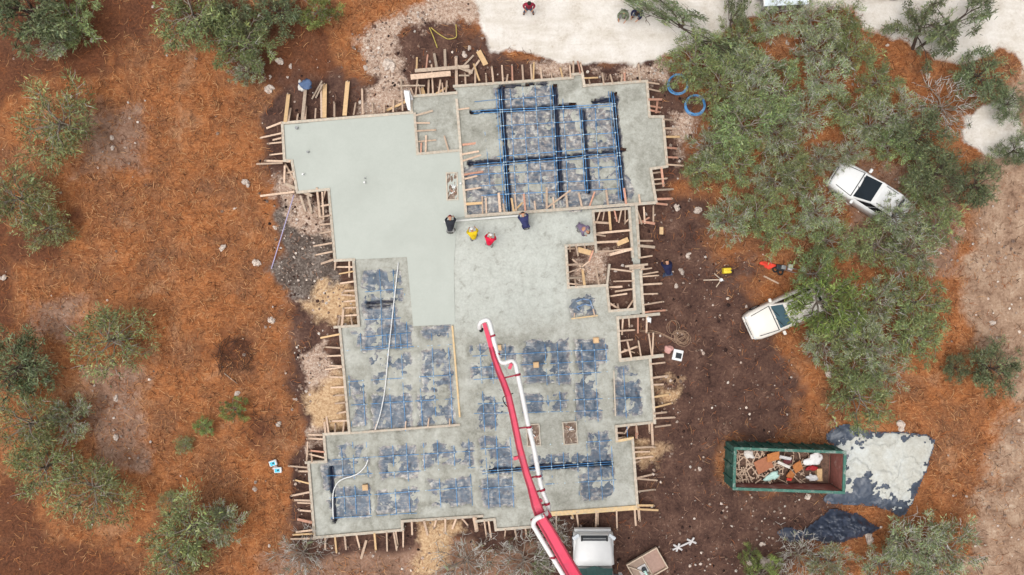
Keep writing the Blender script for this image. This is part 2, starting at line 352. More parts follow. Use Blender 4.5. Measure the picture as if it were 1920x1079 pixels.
def w_dark(px, py):
    W = zone_w(px, py); inside = sdist(px, py, OUT) < 5
    return np.where(inside, 0, np.clip(W['rubble'] * .5 + W['ash'] * .5 + W['mulch'] * .3 - W['road'], 0, 1)) * (fbm(px / 22, py / 22, 47) > .5)
T(chips('soil_clods', 26000, w_dark, (.03, .13), [(60, 42, 38), (84, 60, 52), (50, 36, 34), (110, 84, 72)]), 'dark brown clods of soil lying round the slab', 'soil')
# ================================================================ THE SLAB: plastic sheet, wet concrete, finished concrete
ZT = .5                                     # level of the rough concrete
step = 2.5
qx = np.arange(520, 1262, step); qy = np.arange(130, 1016, step); QX, QY = np.meshgrid(qx, qy)
KX = (QX - 960) / PXM * (HC - ZT) / HC; KY = (539.5 - QY) / PXM * (HC - ZT) / HC
dO = sdist(QX, QY, OUT); dP = sdist(QX, QY, PIT); dF = sdist(QX, QY, FIN)
u = np.zeros(QX.shape); cov = np.zeros(QX.shape)
nz = (fbm(KX * .9, KY * .9, 61) - .5) * 1.3 + (fbm(KX * 4, KY * 4, 67) - .5) * .9
NE = [(926,166),(1027,157),(1036,164),(1046,196),(1078,198),(1104,200),(1146,176),(1162,182),(1162,250),(1172,300),(1190,360),(1184,392),(872,402),(868,318),(905,296),(940,290),(925,240),(885,216),(926,206)]
d = sdist(QX, QY, NE) / PXM
u = np.maximum(u, sst(.22, -.22, d + nz * .28))
cov = np.where(u > .2, .012, 0)
for (cx, cy, rx, ry, a) in [(905,265,34,46,.16),(1122,255,26,45,.10),(1140,335,20,35,.10),(1070,215,18,8,.06),(1195,330,14,60,.14),(1172,240,8,60,.08),(1090,185,26,12,.14),(895,230,30,18,.1)]:
    cov = cov + a * np.exp(-((QX - cx) / rx) ** 2 - ((QY - cy) / ry) ** 2)
PATCH = [(684,508,752,566,.03),(685,574,742,612,0),(684,612,772,654,0),(660,622,678,646,.05),(787,612,842,634,.07),(700,662,772,732,.07),(660,712,684,740,0),(790,655,846,735,.03),
         (664,745,686,797,0),(698,743,770,806,0),(784,740,850,798,.05),(884,650,928,718,.05),(938,652,962,672,0),(984,640,1066,720,.0),(1083,638,1134,680,0),(1088,680,1120,716,0),
         (1158,690,1198,712,.03),(1155,712,1200,780,0),(888,735,946,775,.05),(985,740,1062,768,.03),(1083,720,1124,785,.02),(895,775,932,802,.05),(1072,558,1112,590,.03),
         (637,835,682,864,0),(614,862,692,896,.02),(620,914,693,974,0),(714,840,780,896,.0),(794,832,886,872,.02),(707,920,782,962,.03),(807,900,880,946,.02),
         (903,825,956,886,0),(905,900,962,950,.02),(1000,854,1146,882,0),(1104,812,1142,862,0),(1090,880,1150,936,0),(1010,884,1060,900,.08),(608,876,622,930,.03),(614,930,624,970,.03)]
for (x0, y0, x1, y1, c) in PATCH:
    cx, cy = (x0 + x1) / 2, (y0 + y1) / 2
    yy = QY - cy + (QX - cx) * .055; xx = QX - cx - (QY - cy) * .055
    d = np.maximum(np.abs(xx) - (x1 - x0) / 2, np.abs(yy) - (y1 - y0) / 2) / PXM
    w = sst(.16, -.16, d - .1 + nz * .3); cov = np.where(w > .3, np.maximum(cov, c), cov); u = np.maximum(u, w)
uw = np.zeros(QX.shape)
for (x0, y0, x1, y1, c) in PATCH:
    cx, cy = (x0 + x1) / 2, (y0 + y1) / 2; yy = QY - cy + (QX - cx) * .055; xx = QX - cx - (QY - cy) * .055
    d = np.maximum(np.abs(xx) - (x1 - x0) / 2, np.abs(yy) - (y1 - y0) / 2) / PXM; uw = np.maximum(uw, sst(.1, -.3, d - .1 + nz * .3))
tr = np.zeros(QX.shape)
TRENCH = [(940,166,956,394,4.6),(1041,162,1053,368,4.4),(1094,207,1105,360,3.8),(1152,178,1171,372,4.4),(884,210,1078,196,3.4),(1112,190,1158,185,2.8),(880,306,1062,293,3.2),(1062,293,1172,280,2.8),(940,161,1025,155,2.4),
          (918,884,1000,879,2.6),(1000,878,1146,870,3.8),(620,880,627,978,3.2),(690,569,736,565,2.5),(690,576,730,573,2)]
for (x0, y0, x1, y1, hw) in TRENCH:
    ex, ey = x1 - x0, y1 - y0; L = ex * ex + ey * ey; t = np.clip(((QX - x0) * ex + (QY - y0) * ey) / L, 0, 1)
    d = np.hypot(QX - x0 - t * ex, QY - y0 - t * ey) + nz * 3
    tr = np.maximum(tr, sst(hw + 1.5, hw - 1.5, d))
u = np.maximum(u, tr * .98)
wr = np.abs(fbm(KX * 2.2 + fbm(KX, KY, 3) * 2, KY * 2.2, 71) - .5)
ZP = .395 + .03 * (fbm(KX * 3, KY * 3, 73) - .5) + .05 * sst(.05, 0, wr)
ZP = ZP - tr * (ZP - .05)
ZC = ZT + .03 * (fbm(KX * 1.3, KY * 1.3, 81) - .5) * 2 + .012 * (fbm(KX * 7, KY * 7, 83) - .5) * 2 - .025 * sst(.045, 0, np.abs(fbm(KX * .9, KY * .9, 85) - .5))
ZC = ZC * (1 - u) + u * (.335 + cov + .15 * (fbm(KX * 4.2, KY * 4.2, 87) - .5) * 2 * .6 + .19 * (fbm(KX * 1.1, KY * 1.1, 89) - .5) * 2)
ZC = np.where(tr > .3, ZC - .55 * tr, ZC)
scr = sst(30, -30, sdist(QX, QY, [(840,404),(1110,396),(1112,458),(1060,462),(1064,540),(1058,600),(900,612),(840,612)]) + nz * 22)
ZC = ZC + .035 * scr * (u < .1)
ROOM2 = [(778,214),(854,187),(862,282),(783,288)]
ZC = np.where(sdist(QX, QY, ROOM2) < 0, ZC - .1, ZC); ZP = np.where(sdist(QX, QY, ROOM2) < 0, ZP - .06 - .1 * sst(262, 240, QY) - .1 * sst(828, 845, QX), ZP)
valid = (dO < 1.0) & (dP > -1.5) & (dF > -14)
def grid_faces(mask, ny, nx):
    i = (np.arange(ny - 1)[:, None] * nx + np.arange(nx - 1)[None, :])
    m = mask[:-1, :-1] & mask[1:, :-1] & mask[:-1, 1:] & mask[1:, 1:]
    i = i[m]; return np.stack([i + nx, i + nx + 1, i + 1, i], 1)
def compact(V, F):
    us = np.unique(F); mp = np.full(len(V), -1, int); mp[us] = np.arange(len(us)); return us, V[us], mp[F]
def gmesh(name, Z, mask, cols=None):
    V = np.stack([KX.ravel(), KY.ravel(), Z.ravel()], 1); F = grid_faces(mask, *Z.shape); us, V, F = compact(V, F)
    return npmesh(name, V, F, {k: c.reshape(-1, 4)[us] for k, c in (cols or {}).items()}, True)
def plastic_mat():
    n = N('vapour_barrier_plastic'); v = n.coord(); a = n.attr('shade_dust')
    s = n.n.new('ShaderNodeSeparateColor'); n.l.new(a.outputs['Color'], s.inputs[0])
    big = n.noise(.9, 4, .6, v); f = n.noise(1.7, 4, .58, v, 1.4); ff = n.noise(3.6, 4, .62, v, .5)
    base = n.ramp(f, [(.3, C(46, 62, 80)), (.53, C(74, 92, 110)), (.7, C(114, 126, 138))])
    dust = n.ramp(ff, [(.32, C(126, 118, 114)), (.5, C(160, 150, 142)), (.64, C(204, 200, 190))])
    t = n.math('ADD', n.math('MULTIPLY', f, .5), n.math('MULTIPLY', ff, .5))
    mp = n.n.new('ShaderNodeMapping'); mp.inputs['Scale'].default_value = (1.1, 5.5, 1); mp.inputs['Rotation'].default_value = (0, 0, .9); n.l.new(v, mp.inputs[0]); stk = n.noise(1.0, 3, .6, mp.outputs[0], 1.6)
    t = n.math('ADD', n.math('MULTIPLY', t, .62), n.math('MULTIPLY', stk, .38))
    k = n.ramp(n.math('ADD', t, n.math('MULTIPLY_ADD', s.outputs[1], .085, n.math('MULTIPLY', s.outputs[2], .11))), [(.49, (0, 0, 0, 1)), (.68, (.95, .95, .95, 1))])
    mud = n.ramp(n.noise(2.4, 5, .7, v), [(.54, (0, 0, 0, 1)), (.66, (.45, .45, .45, 1))])
    col = n.mix(k, base, dust); col = n.mix(n.math('MULTIPLY', mud, n.math('SUBTRACT', 1, s.outputs[0])), col, C(120, 98, 90))
    col = n.mix(s.outputs[0], col, C(7, 24, 56))  # dust-free trench plastic, its blue darkened to paint in the trench shade
    n.bump(f, .5, .03)
    return n.out(col, .42, .45)
def concrete_mat(name, stops, rough, fine=.12, scale=.5, bump=.25):
    n = N(name); v = n.coord(); b = n.noise(scale, 5, .6, v, .8); f = n.noise(9, 5, .7, v); m = n.noise(2.2, 5, .65, v, .5)
    col = n.ramp(n.math('ADD', n.math('MULTIPLY', b, .65), n.math('MULTIPLY', m, .35)), stops)
    if name == 'wet_concrete': col = n.mix(n.math('MULTIPLY', n.attr('screeded').outputs['Fac'], .88), col, n.ramp(m, [(.32, C(166, 168, 159)), (.42, C(190, 193, 185)), (.6, C(200, 204, 196))]))
    col = n.mix(fine, col, n.ramp(f, [(.35, C(110, 110, 96)), (.65, C(236, 236, 226))]))
    if name == 'troweled_concrete': col = n.mix(n.ramp(n.noise(.3, 5, .6, v, .6), [(.48, (0, 0, 0, 1)), (.68, (.4, .4, .4, 1))]), col, C(172, 176, 167))
    n.bump(n.math('ADD', n.math('MULTIPLY', m, .5), n.math('MULTIPLY', f, .4)), bump, .04)
    return n.out(col, rough, .35)
slab = thing('house_slab', 'half poured grey concrete house slab inside timber forms', 'slab')
ne_w = sst(8, -8, sdist(QX, QY, NE))
edge = sst(.35, .95, uw) ; shade_dust = np.stack([np.clip(tr * 1.1, 0, 1), ne_w * 1.0, (1 - edge) * (1 - ne_w), 1 + 0 * tr], -1)  # channels: painted trench shade, dust in the big bay, dust along patch edges
o = link('vapour_barrier', gmesh('vapour_barrier', ZP, valid & (ZC < ZP + .12), {'shade_dust': shade_dust}), plastic_mat(), slab); o['label'] = 'blue plastic sheet laid over the fill and down the beam trenches'
o = link('wet_concrete', gmesh('wet_concrete', ZC, valid & (ZC > ZP - .16), {'screeded': np.stack([scr] * 3 + [1 + 0 * scr], -1)}), concrete_mat('wet_concrete', [(.34, C(118, 117, 105)), (.44, C(152, 151, 140)), (.55, C(176, 176, 166)), (.66, C(196, 196, 188))], .75, .16), slab); o['label'] = 'rough freshly placed concrete'
fin_mat = concrete_mat('troweled_concrete', [(.3, C(178, 183, 174)), (.6, C(188, 193, 184))], .55, .03, .25, .05)
def prism(poly, z0, z1):
    bm = bmesh.new(); vs = [bm.verts.new(P(x, y, z1)) for x, y in poly]; f = bm.faces.new(vs)
    if f.normal.z < 0: f.normal_flip()
    bm.normal_update()
    r = bmesh.ops.extrude_face_region(bm, geom=[f]); lo = [e for e in r['geom'] if isinstance(e, bmesh.types.BMVert)]
    for e in lo: e.co.z = z1
    for v in vs: v.co.z = z0
    bmesh.ops.triangulate(bm, faces=[f for f in bm.faces if len(f.verts) > 4]); bmesh.ops.recalc_face_normals(bm, faces=bm.faces[:])
    return bm
PORCH = [(531,235),(579,231),(581,293),(547,295),(546,302),(532,301)]
fin2 = [(579,231)] + FIN[1:]; fin2 = [(579,230)] + [p for p in FIN[1:-1]] + [(546,303),(546,295),(581,293)]
o = obj('finished_concrete', prism(fin2, .3, .548), fin_mat, slab); o['label'] = 'smooth troweled concrete surface'
o = obj('porch_step', prism(PORCH, .3, .53), fin_mat, slab)
# grade beam strip beside the pit, poured as part of the slab
# ================================================================ FORMWORK
def form_wall(label, p0, p1, lines=(), w=.15, zt=.6, zi=.58, zo=.1, mat='board', bw=.095, smat='wood'):
    a, b = P(*p0, zt), P(*p1, zt); mid = (a + b) / 2
    t = thing('form_wall', label, 'formwork', (mid.x, mid.y, 0), 0, 'timber form walls round the slab'); t['kind'] = 'thing'
    inv = Matrix.Translation((-mid.x, -mid.y, 0))
    bm = bmesh.new(); d = (b - a).normalized()
    beam(bm, (a.x, a.y, zt - .3), (b.x, b.y, zt - .3), .055, .6); 
    nrm = Vector((-d.y, d.x, 0))
    beam(bm, a + Vector((0, 0, -.048)) , b + Vector((0, 0, -.048)), w, .09, over=.04)
    for v in bm.verts: v.co += d * 0 + Vector((0, 0, random.uniform(-.004, .004)))
    bm.transform(inv); obj('board', bm, M[mat], t)
    for ln in lines:
        x0, y0, x1, y1 = ln[:4]; wd = ln[4] if len(ln) > 4 else bw; m = ln[5] if len(ln) > 5 else smat
        # end nearer to the wall is the high one
        def dw(x, y):
            ex, ey = p1[0] - p0[0], p1[1] - p0[1]; L = ex * ex + ey * ey + 1e-9; s = max(0, min(1, ((x - p0[0]) * ex + (y - p0[1]) * ey) / L))
            return math.hypot(x - p0[0] - s * ex, y - p0[1] - s * ey)
        if dw(x0, y0) > dw(x1, y1): x0, y0, x1, y1 = x1, y1, x0, y0
        bm = bmesh.new(); q0 = P(x0, y0, zi + random.uniform(-.02, .06)); q1 = P(x1, y1, zo + random.uniform(-.02, .08))
        beam(bm, q0, q1, wd * random.uniform(.85, 1.15), .05)
        bm.transform(inv); obj('brace', bm, M[m], t)
        if zo < .3 and random.random() < .6:
            bm = bmesh.new(); q = P(x1, y1, .2); s = random.uniform(.22, .42)
            box(bm, (q.x, q.y, s / 2 - .03), (.06, .06, s), random.random()); bm.transform(inv); obj('stake', bm, M['wood_old'], t)
    return t
FW = form_wall
FW('timber form along the top edge of the smooth slab, with tall sticks', (527,231), (774,211), [(535,229,541,177,.2,'wood_new'),(567,225,573,166,.2,'wood_old'),(608,221,609,158,.24,'wood_new'),(646,217,652,153,.23,'wood_new'),(541,227,545,203),(557,225,559,214),(572,224,574,200),(591,222,592,204),(627,219,627,193),(603,221,602,160),(663,216,667,193),(680,215,679,167),(699,213,698,193),(720,211,721,198),(737,210,738,188),(755,208,752,150)])
FW('timber form on the left side of the porch corner', (529,232), (533,301), [(500,241,528,230),(488,259,529,250),(502,270,530,267),(506,291,531,288),(497,302,545,303,.12),(512,263,528,259)])
FW('short timber form turning in below the porch corner', (531,301), (549,302), [(481,308,530,306)])
FW('timber form left of the smooth slab, below the porch corner', (547,302), (557,360), [(533,343,534,311),(552,338,535,308,.1),(536,325,550,322)])
FW('timber form over the notch of dark rubble, beside the smooth slab', (556,361), (618,355), [(535,345,585,368,.16,'wood_old'),(563,367,573,397,.1,'wood_old'),(577,368,585,400,.14,'wood_old'),(594,352,600,408,.12),(604,360,607,412),(488,368,552,360,.13),(610,358,604,380)])
FW('timber form left of the smooth slab, beside the dark rubble heap', (616,355), (628,489), [(600,438,622,434),(588,462,623,456),(590,479,624,472),(602,495,626,487,.12),(597,388,618,384),(598,408,620,404),(600,422,621,420)])
FW('short timber form stepping in above the sawdust heap', (626,489), (665,487), [(628,506,629,491),(655,520,655,489)])
FW('timber form left of the narrow blue bay, beside the sawdust', (662,486), (673,612), [(628,501,662,501),(636,514,663,509,.09,'wood_new'),(636,532,665,528),(644,546,666,545),(642,566,668,564),(636,593,670,591),(644,578,669,577),(640,553,666,555)])
FW('timber form stepping out below the narrow blue bay', (626,614), (673,611), [(634,611,637,594),(660,609,658,590),(641,612,644,580,.11)])
FW('long timber form left of the middle blue bays', (637,616), (655,812), [(601,634,637,627,.1,'wood_new'),(609,651,639,653),(610,693,642,689),(618,686,641,687),(620,727,645,726),(628,757,648,755),(612,668,640,667),(618,707,643,708),(626,742,646,741),(633,775,650,772),(620,790,652,789)])
FW('timber form stepping out above the lower left corner room', (605,815), (656,812), [(575,815,605,816),(610,812,608,786,.12),(616,812,612,780),(643,811,646,788),(628,812,629,795)])
FW('short timber form above the two blue bags side', (607,814), (611,867), [(577,822,606,824),(580,845,608,848,.1,'wood_red'),(577,851,609,859),(575,868,577,828)])
FW('short timber form stepping out at the lower left corner room', (572,868), (613,866), [(585,867,584,850)])
FW('long timber form down the lower left corner room', (578,867), (590,1012), [(541,874,577,877),(560,884,578,884),(552,900,580,907,.1,'wood_new'),(546,930,581,923),(552,938,582,939),(558,943,583,944),(561,957,584,959),(558,974,585,980,.13,'wood_red'),(555,998,587,994),(549,1003,588,1001,.1,'wood_new'),(545,1011,588,1010)])
FW('timber form along the bottom of the lower left corner room', (587,1009), (757,994), [(610,1006,610,1031),(628,1005,631,1037,.1,'wood_new'),(646,1004,649,1031),(668,1003,675,1029),(702,1000,705,1033,.11,'wood_new'),(725,998,726,1034),(738,998,744,1032),(756,995,756,1026),(742,996,746,1024)])
FW('short timber form stepping up along the bottom edge', (754,996), (754,976), [])
FW('timber form along the bottom edge above the brown brush', (753,978), (906,968), [(772,978,773,1003),(795,977,802,1004,.12),(855,973,848,992),(866,972,877,985),(888,970,893,997,.12),(892,970,896,995),(835,973,835,998),(818,975,814,990)])
FW('short stub form at the bottom edge beside the grey shrub', (892,978), (929,974), [(908,977,912,1006),(916,977,921,1010)])
FW('short upright form closing the bottom step near the grey shrub', (927,973), (930,996), [])
FW('timber form at the bottom edge left of the red boom', (928,994), (1006,988), [(965,992,969,1012),(985,991,987,1005),(948,993,946,1008)])
FW('wide pale yellow form at the bottom edge in front of the truck', (1024,965), (1198,952), [(1043,965,1043,1000,.1,'wood_old'),(1072,962,1075,973,.1,'wood_new'),(1081,961,1085,992),(1118,959,1117,995,.12),(1121,959,1121,985),(1156,957,1157,992),(1190,955,1192,986),(1197,952,1199,976,.13)], w=.26, mat='board_new')
FW('timber form right of the lower right corner room', (1186,822), (1196,955), [(1190,840,1227,838),(1191,860,1224,856),(1192,868,1200,864),(1193,897,1222,890),(1194,898,1232,901),(1195,922,1228,918,.09,'wood_old'),(1195,948,1226,948,.12,'wood_new'),(1196,955,1234,957,.1,'wood_new'),(1190,848,1218,847)])
FW('timber form closing the small framed hole on the right side', (1155,828), (1188,822), [(1193,822,1193,805,.1,'wood_red')], mat='board_new')
FW('short form left of the small framed hole on the right side', (1155,799), (1157,829), [(1170,812,1157,812),(1172,820,1158,822)])
FW('timber form below the narrow right-hand room', (1154,800), (1228,792), [(1193,797,1195,822),(1217,794,1218,812),(1180,798,1172,812),(1222,793,1224,835,.14)])
FW('timber form right of the narrow right-hand room', (1219,671), (1228,795), [(1220,683,1247,680),(1222,709,1253,705,.1,'wood'),(1223,722,1244,721),(1225,745,1255,740,.1,'wood_new'),(1226,765,1260,756,.1,'wood_new'),(1227,785,1265,783),(1228,801,1258,797),(1226,776,1250,773)])
FW('long timber form below the pit of wire, overhanging to the right', (1162,676), (1244,667), [(1176,640,1184,672),(1197,640,1202,670),(1216,625,1222,668),(1225,624,1223,668)], w=.2)
FW('timber form on the left of the pit of wire', (1158,594), (1163,676), [(1159,621,1190,619),(1161,640,1186,637),(1162,662,1195,650),(1170,655,1190,662,.07)])
FW('timber form above the pit of wire, overhanging to the right', (1156,597), (1237,589), [(1168,597,1166,628),(1179,596,1180,613),(1196,594,1196,625,.11,'wood_red'),(1213,592,1212,624)], w=.17)
FW('timber form on the right of the lower concrete beam strip', (1201,508), (1207,590), [(1205,515,1234,510),(1205,519,1234,517),(1206,534,1241,532),(1206,552,1233,551),(1206,572,1243,566),(1207,586,1249,582,.12,'wood_red'),(1202,506,1222,503)])
FW('timber form on the left of the lower concrete beam strip', (1187,507), (1191,581), [(1141,504,1187,510,.1),(1150,528,1188,527,.07),(1142,539,1167,538,.12),(1153,547,1188,542),(1143,556,1176,551)])
FW('timber form on the right of the upper concrete beam strip', (1193,383), (1199,483), [(1196,452,1224,452),(1197,461,1228,464,.16,'wood_old'),(1198,484,1223,480),(1195,395,1203,420),(1207,388,1209,420),(1225,386,1225,416)])
FW('timber form on the left of the upper concrete beam strip', (1180,390), (1187,483), [(1118,438,1182,432,.12),(1143,478,1185,467,.15),(1172,418,1182,408),(1150,470,1186,466,.08)])
FW('timber form above the brace-filled pit', (1112,396), (1182,391), [(1142,396,1145,432,.14,'wood_new'),(1125,397,1118,418,.07),(1133,396,1130,414,.07),(1152,395,1157,416,.08,'wood_red'),(1165,394,1160,418,.08),(1172,393,1172,420,.06)])
FW('timber form on the upper left of the brace-filled pit', (1112,395), (1118,474), [(1114,417,1144,419,.12),(1117,455,1160,453,.12),(1119,472,1150,471,.1),(1117,440,1135,443)])
FW('timber form above the pit of scrap wood and rubble', (1059,461), (1118,457), [(1080,460,1084,480,.1),(1096,459,1097,470,.1),(1068,461,1069,472)])
FW('timber form left of the pit of scrap wood', (1061,460), (1066,541), [(1063,467,1078,466),(1064,497,1094,496,.1),(1064,512,1092,502,.08),(1066,532,1095,535,.1),(1066,522,1090,521,.1,'wood_old')])
FW('timber form below the pit of scrap wood', (1064,540), (1140,535), [(1096,537,1092,503,.14,'wood_new'),(1123,535,1117,500,.1),(1080,538,1078,524)])
FW('timber form between the two halves of the pit', (1143,496), (1138,537), [], w=.12)
FW('timber form left of the lower beam pit', (1138,536), (1143,585), [(1140,567,1166,583,.1),(1141,575,1152,570,.08)])
FW('timber form below the lower beam pit', (1141,584), (1192,580), [(1175,581,1188,562,.08),(1160,583,1158,570)])
FW('timber form along the bottom of the big blue cable bay', (873,406), (1232,380), [(905,401,904,367),(912,400,911,372),(938,398,935,362,.13),(946,398,943,382),(963,397,959,372,.12,'wood_new'),(968,396,965,360),(985,396,982,362,.12,'wood_red'),(1004,394,1002,377),(1025,393,1025,352,.11),(1039,392,1037,370),(1064,389,1061,362,.14,'wood_old'),(1091,388,1085,362,.11),(1140,385,1136,353),(1174,383,1170,353,.11,'wood_red'),(1024,391,1070,357,.1),(963,397,980,380,.1,'wood_new'),(1105,388,1115,360,.09,'wood_red'),(1200,382,1198,365)], zo=.47, w=.17)
FW('timber form down the left of the big blue cable bay', (856,186), (874,407), [(867,272,893,269,.13,'wood_red'),(866,290,898,284),(868,302,902,291),(870,328,906,322,.1,'wood_red'),(871,336,895,330),(872,357,902,352),(874,383,904,381,.17,'wood_new'),(858,206,880,203)], zo=.5)
FW('timber form on the left of the small grey room', (777,212), (783,289), [(780,217,812,208,.1,'wood_old'),(780,231,806,231),(781,246,818,244),(782,266,818,263)], zo=.46)
FW('timber form along the bottom of the small grey room', (781,289), (862,282), [(798,287,799,254),(789,288,790,268,.1,'wood_red'),(841,283,833,255)], zo=.46)
FW('timber form along the top of the small grey room', (770,181), (857,174), [(779,180,783,148),(789,179,785,160),(803,178,804,150,.12),(812,177,809,121),(822,176,826,150),(831,176,829,156),(836,175,838,152),(818,176,840,163,.13,'wood_new'),(795,179,791,165,.2,'wood_new'),(775,180,770,166)])
FW('short timber form on the left of the small grey room corner', (771,212), (771,180), [(724,208,768,188,.12,'wood_new'),(745,190,770,186)])
FW('timber form along the top of the big blue cable bay', (850,162), (1075,146), [(856,160,855,107,.14,'wood'),(891,157,891,126),(912,155,911,140),(925,155,922,126),(943,153,941,123),(961,152,960,123,.11,'wood_red'),(981,151,979,122),(1000,150,1001,117,.09,'wood_new'),(997,150,995,122),(1016,149,1013,127),(1035,148,1033,136),(1055,147,1050,126,.09,'wood_new'),(1070,146,1068,122),(1075,146,1075,115,.11),(873,158,872,138),(950,153,952,140)])
FW('short raised form over the notch at the top edge', (1072,140), (1094,138), [(1088,138,1083,115,.1,'wood_red'),(1093,138,1088,118)])
FW('short upright form right of the notch at the top edge', (1092,138), (1096,163), [(1096,147,1121,146,.1,'wood_new')])
FW('timber form at the top right beside the pale road', (1093,161), (1215,152), [(1106,159,1104,148),(1132,158,1129,138),(1149,157,1144,140,.1,'wood'),(1165,156,1166,140),(1171,156,1171,136,.1,'wood_red'),(1200,153,1197,120),(1184,154,1182,142)])
FW('timber form at the top right corner beside the blue coils', (1213,151), (1218,219), [(1214,155,1236,158),(1215,167,1238,172),(1216,187,1241,187,.11,'wood_red'),(1218,207,1238,211,.11,'wood_red'),(1218,199,1240,203,.09,'wood_red'),(1230,212,1233,188,.11,'wood_red')])
FW('short form stepping out on the right side below the blue coils', (1217,219), (1245,219), [])
FW('timber form on the right of the big blue cable bay', (1243,218), (1251,313), [(1244,224,1264,226),(1245,241,1270,242),(1247,257,1275,257,.11,'wood_new'),(1248,277,1270,279,.1,'wood_red'),(1249,295,1272,296,.11,'wood_red'),(1250,309,1281,311)])
FW('short form stepping in on the right side of the cable bay', (1219,317), (1252,312), [(1240,314,1244,350,.12,'wood_red')], smat='wood_red')
FW('timber form at the lower right corner of the cable bay', (1220,316), (1231,382), [(1224,325,1240,323),(1226,337,1250,335),(1229,357,1262,355,.1,'wood_old'),(1230,374,1260,373,.12,'wood_red'),(1231,382,1251,384,.12,'wood_red'),(1225,346,1245,344)])
# boards standing inside the pour
FW('orange screed board standing between the middle bays', (848,612), (862,782), [], w=.1, zt=.57, mat='board_new')
FW('long low board between the middle bays and corner room', (650,813), (862,797), [(703,808,706,795,.08),(760,805,761,790,.07),(802,802,804,785,.07),(843,799,843,785,.07)], w=.13, zt=.56, zo=.5, zi=.55)
FW('thin board edging the right-hand narrow room', (1151,696), (1154,780), [], w=.07, zt=.55)
FW('thin edging board below the bath drop', (1072,598), (1120,592), [(1077,595,1077,588,.06),(1115,593,1112,580,.08)], w=.08, zt=.56, zo=.5, zi=.54, mat='board_new')
# loose lumber --------------------------------------------------------------------
def lumber(label, a, b, w, h=.05, z0=.1, z1=.1, m='wood', name='plank', cat='lumber'):
    q0, q1 = P(*a, z0), P(*b, z1); bm = bmesh.new(); c = (q0 + q1) / 2
    beam(bm, q0 - c, q1 - c, w, h, bev=.006); o = obj(name, bm, M[m]); o.location = c
    return T(o, label, cat, 'loose lumber round the slab')
lumber('wide plank resting on sticks above the small grey room, lower of two', (770,145), (845,138), .3, .05, .75, .75, 'wood')
lumber('narrow plank resting on sticks above the small grey room, upper of two', (778,133), (880,125), .2, .05, .8, .8, 'wood_old')
lumber('grey board angled down from the end of the upper plank', (858,125), (886,136), .2, .05, .86, .5, 'wood_old')
lumber('short stick lying across the posts near the white sheet', (746,161), (797,161), .08, .05, .4, .4, 'wood_old')
lumber('upright stick crossing the short stick near the white sheet', (752,148), (754,190), .08, .05, .5, .2, 'wood_old')
lumber('short stick between the upper plank and the slab edge', (860,142), (880,142), .09, .05, .4, .4, 'wood_old')
lumber('pale new plank lying above the top edge of the slab', (897,96), (911,122), .3, .05, .12, .3, 'wood_new')
lumber('weathered stick leaning in the dark soil beside the pale plank', (868,125), (888,104), .1, .05, .3, .1, 'wood_old')
lumber('brown stick leaning toward the slab below the pale plank', (880,140), (899,113), .11, .05, .4, .1, 'wood')
lumber('thin stick slanting between the planks and top form', (899,152), (888,120), .1, .05, .5, .2, 'wood_new')
lumber('grey stick standing above the upper plank, first from its left end', (781,132), (782,108), .1, .06, .6, .2, 'wood_new')
lumber('thin stick standing above the upper plank, second from its left end', (799,130), (802,103), .09, .06, .6, .2, 'wood_red')
lumber('grey stick standing above the upper plank, third from its left end', (819,128), (814,101), .15, .06, .6, .2, 'wood_old')
lumber('grey stick standing above the upper plank, fourth from its left end', (835,126), (834,93), .15, .06, .6, .2, 'wood_old')
lumber('split stick leaning on the top form beside the tallest post', (585,186), (604,152), .09, .05, .1, .7, 'wood_old')
lumber('second split stick crossing the leaning one beside the tallest post', (592,184), (605,158), .09, .05, .1, .6, 'wood_old')
lumber('long pole lying beneath the lower left corner room', (677,1048), (687,1013), .14, .06, .08, .1, 'wood')
lumber('short tan block lying on dark soil right of the slab', (1240,426), (1240,440), .22, .1, .1, .1, 'wood_new', 'wood_block')
lumber('yellow board lying in the brace-filled pit', (1157,458), (1178,449), .28, .06, .15, .15, 'wood_new')
lumber('broad scrap board lying in the pit of scrap wood', (1083,468), (1108,475), .3, .05, .3, .2, 'wood_new')
lumber('scrap stick lying diagonally in the pit of scrap wood', (1073,486), (1096,507), .1, .05, .2, .2, 'wood')
lumber('scrap stick leaning upright in the pit of scrap wood', (1104,492), (1112,470), .1, .05, .15, .3, 'wood_red')
lumber('scrap stick crossing the others low in the pit', (1082,508), (1105,490), .08, .05, .2, .2, 'wood')
lumber('grey plank bridging the concrete beam strip, upper of two', (1172,500), (1215,496), .12, .05, .72, .72, 'wood_old')
lumber('grey plank bridging the concrete beam strip, lower of two', (1180,504), (1208,501), .16, .05, .66, .66, 'wood_old')
lumber('orange board lying right of the upper beam strip', (1194,414), (1228,420), .15, .05, .2, .12, 'wood_red')
lumber('second orange board crossing the upper beam braces', (1196,420), (1218,408), .1, .05, .2, .2, 'wood_red')
lumber('short red-brown board standing in the small framed hole', (1193,800), (1195,816), .14, .05, .2, .3, 'wood_red')
lumber('thin brown stick lying near the red cloth and machine', (1432,518), (1460,532), .09, .05, .06, .08, 'wood')
lumber('pale branch-like stick lying on orange litter in the far left', (420,700), (445,720), .05, .04, .05, .05, 'wood_old')
